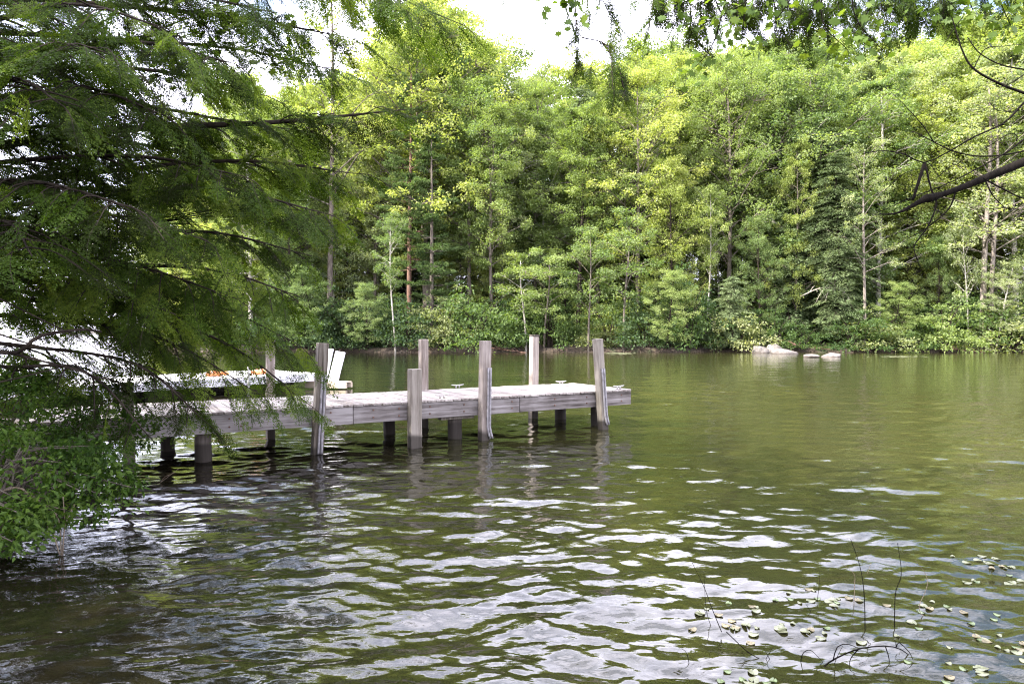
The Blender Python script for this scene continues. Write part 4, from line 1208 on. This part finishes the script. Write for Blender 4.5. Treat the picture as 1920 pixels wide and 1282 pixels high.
def bough(tree, rng, start, end, sag, r0, bare=.18, step=.26, wide=.75, droop=.35, fsc=1.0, mat='hemlock_near', bark='bark_dark', drop_rate=.0):
    start, end = np.asarray(start, float), np.asarray(end, float)
    ln = np.linalg.norm(end - start)
    m1 = start * .62 + end * .38 + np.array([0, 0, sag * .8]) + rng.normal(0, .05, 3)
    m2 = start * .28 + end * .72 + np.array([0, 0, sag]) + rng.normal(0, .06, 3)
    n = 18
    pts = smooth_path([start, m1, m2, end], n)
    tb, fb = MB(), MB()
    tube(tb, pts, r0 * (1 - np.linspace(0, 1, n)) ** .8 + .004, 7)
    items = []
    k = max(4, int(ln * (1 - bare) / step))
    for i in range(k + 1):
        s = bare + (1 - bare) * i / k
        f = s * (n - 1); i0 = min(int(f), n - 2); p = pts[i0] * (1 - f + i0) + pts[i0 + 1] * (f - i0)
        t = nrm(pts[i0 + 1] - pts[i0])
        hz = nrm(np.array([-t[1], t[0], 0]))
        for side in (-1, 1):
            if i == k and side == 1: continue
            if rng.uniform() < drop_rate: continue
            l = wide * (1.05 - .50 * s) * rng.uniform(.55, 1.2)
            ang = rng.uniform(.75, 1.15) if i < k else .0
            dv = nrm(t * math.cos(ang) + hz * side * math.sin(ang) + np.array([0, 0, -droop * rng.uniform(.4, 1.5)]))
            e = p + dv * l
            sp = smooth_path([p, p * .5 + e * .5 + np.array([0, 0, .07 * l]), e + np.array([0, 0, -.10 * l])], 6)
            tube(tb, sp, np.linspace(.014 * (1.2 - s) + .002, .003, 6), 4, cap=False)
            m = max(2, int(l / .135))
            for j in range(m):
                q = (j + rng.uniform(.2, 1)) / m
                pp = sp[min(5, int(q * 5))]
                a2 = rng.choice([-1, 1]) * rng.uniform(.35, .9) if j < m - 1 else 0
                h2 = nrm(np.cross([0, 0, 1.0], dv))
                fd_ = nrm(dv * math.cos(a2) + h2 * math.sin(a2) + np.array([0, 0, -droop * rng.uniform(.3, 1.4)]))
                nn = nrm(np.array([0, 0, 1.0]) + rng.normal(0, .42, 3))
                items.append((pp, fd_, nn, fsc * rng.uniform(.6, 1.12)))
    put_fronds(fb, tb, rng, items)
    b = tb.build('bough', M[bark], tree, smooth=True)
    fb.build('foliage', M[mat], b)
    return len(items)

TX, TY = -6.2, 7.2
hem = empty('hemlock_tree', (0, 0, 0))
tag(hem, 'big dark hemlock on the left bank whose drooping boughs fill the left of the photo', 'tree')
mb = MB()
hp = np.array([(TX, TY, -.1), (TX, TY, .3), (TX + .03, TY, 2), (TX + .08, TY + .05, 5), (TX + .02, TY, 9), (TX, TY, 12.5)])
tube(mb, smooth_path(hp, 16), np.linspace(.20, .03, 16), 12)
mb.build('trunk', M['bark_dark'], hem, smooth=True)
hr = np.random.default_rng(42)
HB = [  # end column, end row, distance, height on the trunk, sag, radius, droop
 (765, 205, 7.2, 3.55, .05, .040, .30), (660, 325, 7.6, 3.2, .15, .030, .40), (610, 400, 6.6, 2.95, .2, .026, .45), (585, 480, 8.0, 2.7, .2, .026, .45),
 (560, 555, 7.0, 2.45, .2, .024, .5), (550, 640, 8.2, 2.3, .3, .024, .55), (585, 762, 8.9, 2.15, .45, .026, .5), (480, 735, 8.2, 1.95, .35, .022, .55),
 (385, 790, 7.4, 1.7, .35, .020, .55), (290, 830, 6.7, 1.5, .3, .018, .55), (650, 70, 7.8, 5.3, .1, .030, .4), (850, 40, 6.9, 5.9, .35, .032, .7),
 (745, 10, 8.0, 5.7, .3, .030, .6), (520, 25, 6.6, 5.1, .2, .028, .5), (440, 120, 6.0, 4.5, .2, .026, .5), (330, 225, 5.5, 3.9, .2, .024, .5),
 (300, 50, 5.5, 4.8, .2, .026, .5), (455, 330, 5.9, 3.4, .2, .024, .5), (385, 450, 5.8, 2.8, .2, .022, .5), (250, 390, 5.1, 3.1, .2, .020, .5),
 (330, 590, 6.1, 2.4, .2, .020, .5), (430, 555, 6.5, 2.5, .25, .020, .5), (120, 200, 5.0, 3.9, .2, .020, .5),
 (640, 135, 9.0, 4.9, .15, .026, .4), (600, 250, 9.2, 4.2, .15, .026, .4), (510, 400, 9.2, 3.2, .2, .024, .45), (60, 480, 4.7, 2.9, .15, .018, .5),
 (190, 90, 4.9, 4.4, .2, .022, .5), (460, 640, 9.0, 2.6, .2, .022, .5), (560, 330, 9.0, 3.6, .2, .022, .45), (390, 250, 7.5, 4.1, .2, .024, .5),
 (240, 300, 7.0, 3.8, .2, .022, .5), (160, 420, 6.4, 3.3, .2, .020, .5), (350, 690, 8.6, 2.3, .25, .020, .55), (500, 180, 7.3, 4.5, .2, .026, .45), (260, 500, 8.3, 2.9, .2, .022, .5)]
nfr = 0
for px, py, d, z0, sag, r0, dr in HB:
    nfr += bough(hem, hr, (TX + .05, TY, z0), wp(px, py, d), sag, r0 * 1.15, bare=.2, droop=dr * .68, fsc=.92, drop_rate=.14)
for (x_, y_, z_, z0) in ((-8.6, 6.0, 3.0, 3.6), (-8.4, 8.6, 4.4, 5.0), (-8.2, 7.0, 5.6, 6.4), (-7.0, 9.4, 5.2, 6.0), (-5.0, 9.0, 7.2, 7.6), (-4.6, 6.4, 7.6, 8.2)):
    nfr += bough(hem, hr, (TX, TY, z0), (x_, y_, z_), .2, .03, step=.34)
print('fronds', nfr)
for ctrl, r in (([(-120, 690), (-10, 662), (35, 660), (75, 630), (150, 618), (190, 622)], .022), ([(-120, 640), (0, 658), (60, 672), (130, 690), (165, 700)], .014),
                ([(-80, 600), (40, 640), (110, 660), (150, 690)], .009), ([(-80, 730), (20, 712), (90, 694), (150, 680)], .008), ([(0, 560), (80, 600), (160, 640), (230, 690)], .007)):
    b = MB(); tube(b, smooth_path([wp(x_, y_, 5.6) for x_, y_ in ctrl], 14), np.linspace(r, r * .4, 14), 6)
    b.build('bare_branch', M['bark_dark'], hem, smooth=True)

# ------------------------------------------------------------------ broad-leaved plants near the camera
def maple_leaf_shape():
    a = [(0, .0), (.16, .18), (.42, .05), (.36, .30), (.60, .46), (.34, .56), (.36, .74), (.14, .68), (0, 1.0)]
    pts = a + [(-x_, y_) for x_, y_ in a[-2:0:-1]]
    return np.array([(y_, x_, -.10 * abs(x_) - .12 * y_ * y_) for x_, y_ in pts])
MLEAF = maple_leaf_shape()
def maple_leaves(mb, rng, P, size, down=.6):
    for p in P:
        d = nrm(rng.normal(0, .6, 3) + np.array([0, 0, -down]))
        nn = nrm(rng.normal(0, .6, 3) + np.array([0, -.35, .8]))
        s = nrm(np.cross(nn, d)); n2 = np.cross(d, s)
        k = size * rng.uniform(.65, 1.2)
        v = p + (MLEAF * k) @ np.stack([d, s, n2])
        mb.add(v, [list(range(len(v)))], float(np.clip(.5 + rng.normal(0, .22), 0, 1)))

def leafy_limb(tree, rng, main, r0, twigs, size, per, mat='maple_near', bark='bark_wet', spread=.11):
    """main: 3-D control points; twigs: list of lists of 3-D points, leaves gather along their outer half"""
    lb, fb = MB(), MB()
    if main is not None:
        pts = smooth_path(main, 16)
        tube(lb, pts, np.linspace(r0, r0 * .35, 16), 8)
    for tw in twigs:
        q = smooth_path(tw, 12)
        tube(lb, q, np.linspace(.008, .0025, 12), 5)
        P = q[rng.integers(6, 12, per)] + rng.normal(0, spread, (per, 3)) + np.array([0, 0, -.03])
        maple_leaves(fb, rng, P, size)
        for p in P[::2]:
            k = q[np.argmin(np.linalg.norm(q - p, axis=1))]
            tube(lb, np.array([k, (k + p) / 2 + [0, 0, .01], p]), .0016, 3, cap=False)
    o = lb.build('limb', M[bark], tree, smooth=True)
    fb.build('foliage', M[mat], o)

def near_trunk(tree, pts, r0, r1, mat='bark_grey'):
    b = MB(); q = smooth_path(pts, 14)
    tube(b, q, np.linspace(r0, r1, 14), 12)
    b.build('trunk', M[mat], tree, smooth=True)

mr_ = np.random.default_rng(8)
ym = empty('young_maple', (0, 0, 0))
tag(ym, 'young maple with large yellow-green leaves mixed in among the left hemlock boughs', 'tree')
YT = np.array([-6.9, 8.6, 0])
near_trunk(ym, [YT + [0, 0, -.2], YT + [.05, 0, 2], YT + [.2, 0, 4.2], YT + [.5, 0, 6.4]], .07, .02)
for z0, mids, tws in ((2.9, (300, 420, 8.3), [(625, 375), (600, 395), (560, 385), (520, 420), (450, 455), (420, 470)]),
                      (4.0, (200, 180, 8.4), [(480, 110), (420, 90), (350, 140), (300, 130), (250, 200)]),
                      (3.4, (260, 300, 8.2), [(560, 330), (430, 300), (380, 330), (310, 260)]),
                      (2.4, (280, 520, 8.2), [(500, 560), (430, 540), (340, 560)]),
                      (4.6, (300, 60, 8.4), [(560, 40), (520, 90), (460, 20), (400, 40)])):
    s0 = YT + np.array([.1, 0, z0]); m0 = wp(*mids)
    leafy_limb(ym, mr_, [s0, (s0 + m0) / 2 + [0, 0, .1], m0], .02,
               [[m0 + (s0 - m0) * mr_.uniform(0, .3), (m0 + wp(a, b_ - 30, 8.1)) / 2, wp(a, b_, 8.0 + mr_.uniform(-.4, .4))] for a, b_ in tws], .105, 16)

om = empty('maple_tree', (0, 0, 0))
tag(om, 'maple outside the right edge whose twigs hang large leaves along the top of the photo', 'tree')
near_trunk(om, [(9.2, 5.2, -1.5), (9.2, 5.2, .6), (9.0, 5.3, 3), (8.7, 5.4, 6), (8.4, 5.5, 9)], .19, .06)
mainl = [np.array([8.9, 5.35, 4.6]), wp(1900, -190, 6.3), wp(1600, -130, 6.2), wp(1350, -90, 6.1), wp(1060, -50, 6.0)]
def tw(*pix, d=6.1):
    return [wp(a, b_, d) for a, b_ in pix]
leafy_limb(om, mr_, mainl, .05, [tw((1372, -90), (1360, 0), (1350, 41), (1336, 85), (1313, 117), (1290, 136)),
                            tw((1300, -85), (1290, -20), (1275, 20)), tw((1320, -85), (1345, 10), (1370, 45)), tw((1400, -90), (1398, 0), (1390, 85)), tw((1420, -90), (1410, -10), (1340, 40)),
                            tw((1560, -120), (1540, 30), (1590, 95)), tw((1600, -130), (1600, 20), (1655, 95)), tw((1650, -140), (1640, 0), (1560, 90)), tw((1500, -115), (1490, -20), (1440, 60)),
                            tw((1800, -170), (1810, -30), (1830, 35)), tw((1850, -180), (1870, -20), (1900, 60)), tw((1900, -190), (1910, -20), (1880, 40)), tw((1950, -190), (1940, -20), (1915, 20)),
                            tw((1110, -60), (1090, -20), (1085, 12)), tw((1060, -50), (1050, -20), (1048, 6)), tw((1700, -150), (1700, -40), (1740, 20)), tw((1760, -160), (1760, -30), (1790, 15))], .085, 26, spread=.10)

oh = empty('hemlock_tree', (0, 0, 0))
tag(oh, 'hemlock outside the photo whose sprays dangle from above along the top edge', 'tree')
near_trunk(oh, [(8.6, 8.6, -1.5), (8.6, 8.6, .5), (8.6, 8.5, 4), (8.6, 8.5, 8), (8.6, 8.5, 12)], .22, .05, 'bark_dark')
ohr = np.random.default_rng(77)
OHD = 6.6
mainh = smooth_path([np.array([8.6, 8.5, 6.8]), wp(1960, -230, 7.4), wp(1650, -140, 6.8), wp(1350, -110, 6.6), wp(1080, -120, 6.6), wp(980, -110, 6.6)], 20)
b = MB(); tube(b, mainh, np.linspace(.07, .012, 20), 8); limb = b.build('bough', M['bark_dark'], oh, smooth=True)
SPR = [([(1010, -110), (1055, 0), (1078, 60), (1120, 150)], (4, .6)), ([(1078, -40), (1080, 60), (1081, 150)], (9, .5)), ([(1090, 70), (1140, 90), (1150, 180)], (9, .75)), ([(1130, 80), (1160, 130), (1175, 190)], (8, .7)),
       ([(1110, -100), (1130, 0), (1168, 60)], (9, .65)), ([(1090, -100), (1100, -10), (1105, 40)], (3, .45)), ([(1225, -110), (1225, 0), (1213, 70)], (6, .55)), ([(1260, -100), (1265, 0), (1262, 80)], (6, .6)),
       ([(1290, -100), (1295, 20), (1310, 90)], (8, .6)), ([(1330, -100), (1330, 0), (1300, 60)], (6, .55)), ([(1400, -100), (1410, 0), (1425, 75)], (7, .65)), ([(1440, -110), (1450, 0), (1470, 85)], (8, .7)),
       ([(1490, -110), (1495, 0), (1500, 80)], (8, .7)), ([(1530, -120), (1540, 0), (1565, 70)], (8, .7)), ([(1590, -130), (1600, -10), (1625, 80)], (8, .7)), ([(1640, -140), (1650, -10), (1660, 70)], (8, .7)),
       ([(1700, -150), (1710, -20), (1715, 35)], (8, .7)), ([(1770, -170), (1775, -30), (1770, 30)], (8, .7)), ([(1840, -190), (1845, -40), (1840, 15)], (8, .7)), ([(1900, -200), (1905, -50), (1910, 10)], (8, .7)),
       ([(1380, -105), (1385, -20), (1395, 30)], (8, .7)), ([(1455, -115), (1470, -20), (1480, 30)], (8, .7)), ([(1560, -120), (1570, -20), (1580, 30)], (8, .7)), ([(1610, -130), (1690, -20), (1690, 20)], (8, .7)),
       ([(1200, -110), (1190, -40), (1185, 5)], (4, .5)), ([(960, -105), (945, -40), (943, 8)], (2, .35)), ([(1240, -105), (1245, -20), (1240, 20)], (5, .6))]
tb, fb = MB(), MB()
items = []
EXTRA = [([(x_ + ohr.uniform(-25, 25), -110 - (x_ - 1280) * .12), (x_ + ohr.uniform(-10, 10), -20), (x_ + ohr.uniform(-25, 30), ohr.uniform(15, 62))], (8, .62)) for x_ in np.linspace(1240, 1800, 20)]
for pix, (nf, sc) in SPR + EXTRA:
    q = smooth_path([wp(a, b_, OHD + ohr.uniform(-.25, .25)) for a, b_ in pix], 12)
    tube(tb, q, np.linspace(.007, .002, 12), 4)
    for j in range(nf):
        i = int(12 * (.35 + .65 * (j + .9) / nf)) - 1
        t = nrm(q[i] - q[max(0, i - 2)])
        d = nrm(t + ohr.normal(0, .45, 3) + np.array([0, 0, -.35]))
        items.append((q[i], d, nrm(ohr.normal(0, .6, 3) + np.array([0, -.7, .4])), sc * ohr.uniform(.55, .95)))
put_fronds(fb, tb, ohr, items)
o = tb.build('spray_twigs', M['bark_dark'], limb, smooth=True)
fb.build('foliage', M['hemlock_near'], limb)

# bare dark limb reaching in from the right
bl = empty('bare_limbed_tree', (0, 0, 0))
tag(bl, 'tree beyond the right edge with one dark bare limb reaching into the photo', 'tree')
near_trunk(bl, [(6.6, 5.6, -1.3), (6.6, 5.6, .6), (6.5, 5.5, 2.2), (6.4, 5.4, 4.5), (6.5, 5.3, 8)], .15, .06, 'bark_dark')
BD = 5.0
Lm = [(6.5, 5.45, 3.5)] + [wp(a, b_, BD) for a, b_ in ((2150, 215), (1920, 304), (1830, 341), (1775, 362))]
b = MB()
q = smooth_path(Lm + [wp(a, b_, BD) for a, b_ in ((1745, 371), (1735, 373), (1712, 385), (1680, 400), (1640, 402))], 34)
r = np.interp(q[:, 0], [wp(1640, 400, BD)[0], wp(1690, 394, BD)[0], wp(1722, 382, BD)[0], wp(1742, 372, BD)[0], wp(1765, 366, BD)[0], wp(1830, 341, BD)[0], wp(1920, 304, BD)[0], 6.5], [.003, .009, .017, .033, .020, .025, .033, .06])
tube(b, q, r, 10)
limb = b.build('limb', M['bark_wet'], bl, smooth=True)
def px2(L):
    return [(1620 + a / 2.727, 30 + b_ / 2.727) for a, b_ in L]
TW = [([(310, 750), (285, 830), (250, 940)], .012, .010), ([(900, 420), (820, 395), (690, 345), (560, 270), (500, 170), (450, 10)], .012, .004), ([(900, 290), (820, 275), (700, 250), (590, 190), (530, 110)], .006, .003),
      ([(900, 380), (820, 440), (720, 545), (560, 620), (440, 690), (310, 750), (200, 705), (90, 690), (0, 705)], .008, .003), ([(900, 660), (820, 690), (680, 715), (560, 715), (440, 685), (330, 630), (250, 590)], .008, .003),
      ([(310, 750), (345, 890), (370, 960), (330, 1070), (280, 1140), (255, 1190), (290, 1290)], .007, .003), ([(475, 880), (430, 990), (310, 1090), (220, 1140)], .006, .0025),
      ([(610, 830), (720, 890), (820, 935), (900, 950)], .006, .004), ([(620, 840), (660, 920), (730, 990)], .005, .003), ([(900, 600), (820, 630), (740, 690), (600, 770), (420, 860), (240, 930), (60, 1010)], .008, .003),
      ([(360, 650), (300, 560), (220, 470), (140, 390)], .004, .002), ([(780, 640), (780, 610), (740, 604), (680, 640), (600, 690)], .004, .002), ([(560, 270), (620, 170), (720, 155), (818, 145)], .004, .002),
      ([(820, 300), (740, 350), (690, 365), (670, 345)], .004, .002), ([(640, 440), (690, 485), (820, 487)], .003, .002), ([(510, 0), (450, 80), (400, 160)], .003, .002), ([(370, 830), (440, 770), (480, 765), (515, 790)], .0035, .002),
      ([(340, 760), (400, 840), (450, 850)], .0025, .0015), ([(100, 900), (200, 810), (290, 780)], .003, .002), ([(640, 985), (720, 980), (818, 960)], .003, .002)]
rb = random.Random(2)
for L, r0, r1 in TW:
    dz = rb.uniform(-.25, .25)
    q = smooth_path([wp(a, b_, BD + dz) for a, b_ in px2(L)], 20)
    b = MB(); tube(b, q, np.linspace(r0, r1, 20), 6)
    b.build('twig', M['bark_wet'], limb, smooth=True)

# bushes hanging over the water on the left bank
def bank_bush(cx, cy, d, rx, rz, n, seed, label, leaf=.058, mat='bush_near'):
    rng = np.random.default_rng(seed)
    c0 = wp(cx, cy, d)
    bx = float(bank_x(d)) - .25
    root = np.array([min(bx, c0[0] - .2), d + .1, .25])
    t = empty('bank_bush', root)
    tag(t, label, 'bush', 'bushes on the left bank')
    sb, lb = MB(), MB()
    for i in range(n):
        v = rng.normal(0, 1, 3); v /= np.linalg.norm(v); v *= rng.uniform(.35, 1) ** .5
        c = c0 + v * np.array([rx, rx * .8, rz]) - root
        if c[2] + root[2] < .10: c[2] = .10 - root[2] + rng.uniform(0, .15)
        clump(lb, rng, c, int(48 * rng.uniform(.6, 1.3)), .17 * rng.uniform(.7, 1.25), .5, leaf, tone=.5 + rng.normal(0, .15), wr=.5)
        if i % 3 == 0:
            s = rng.normal(0, .12, 3) * [1, 1, 0]
            tube(sb, smooth_path([s + [0, 0, -.3], s * .5 + c * .45 + [0, 0, .22], c], 8), np.linspace(.012, .004, 8), 5, cap=False)
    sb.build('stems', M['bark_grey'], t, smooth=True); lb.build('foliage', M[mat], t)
bank_bush(60, 905, 5.6, .80, .42, 95, 1, 'lowest bright green bush hanging over the water at the left edge')
bank_bush(20, 770, 6.6, .85, .40, 80, 2, 'bush behind the lowest one, against the left edge under the bare branches')
bank_bush(170, 800, 7.2, .62, .40, 60, 3, 'bush beside the shore end of the wooden dock', leaf=.05)
bank_bush(160, 900, 6.0, .40, .26, 42, 4, 'outermost leafy tip of the bank bushes, reaching farthest over the water', leaf=.05)
bank_bush(-60, 700, 8.0, .9, .45, 60, 5, 'darker bush farther back on the bank at the left edge', leaf=.06, mat='shrub_green')
bank_bush(-40, 985, 5.0, .45, .25, 40, 6, 'dim bush low over the shaded water in the left corner')
bs = [([(60, 940), (85, 950), (100, 1000), (112, 1040)], .007), ([(85, 945), (110, 975), (115, 1045)], .006), ([(140, 945), (122, 985), (117, 1045)], .006), ([(118, 930), (122, 985)], .004), ([(85, 950), (88, 985), (105, 1010)], .004), ([(62, 935), (100, 950), (120, 955)], .005), ([(55, 925), (88, 950)], .008)]
b = MB()
for pix, r in bs:
    tube(b, smooth_path([wp(a, c, 5.45) for a, c in pix], 9), np.linspace(r, r * .7, 9), 6)
b0 = wp(-60, 905, 5.3)
tube(b, smooth_path([np.array([float(bank_x(5.3)) - .2, 5.4, .3]), wp(20, 915, 5.45), wp(60, 930, 5.45)], 8), .009, 6)
tag(b.build('bare_shrub', M['stem_dry'], smooth=True), 'leafless shrub of thin tan stems dipping into the water below the lowest bank bush', 'shrub')
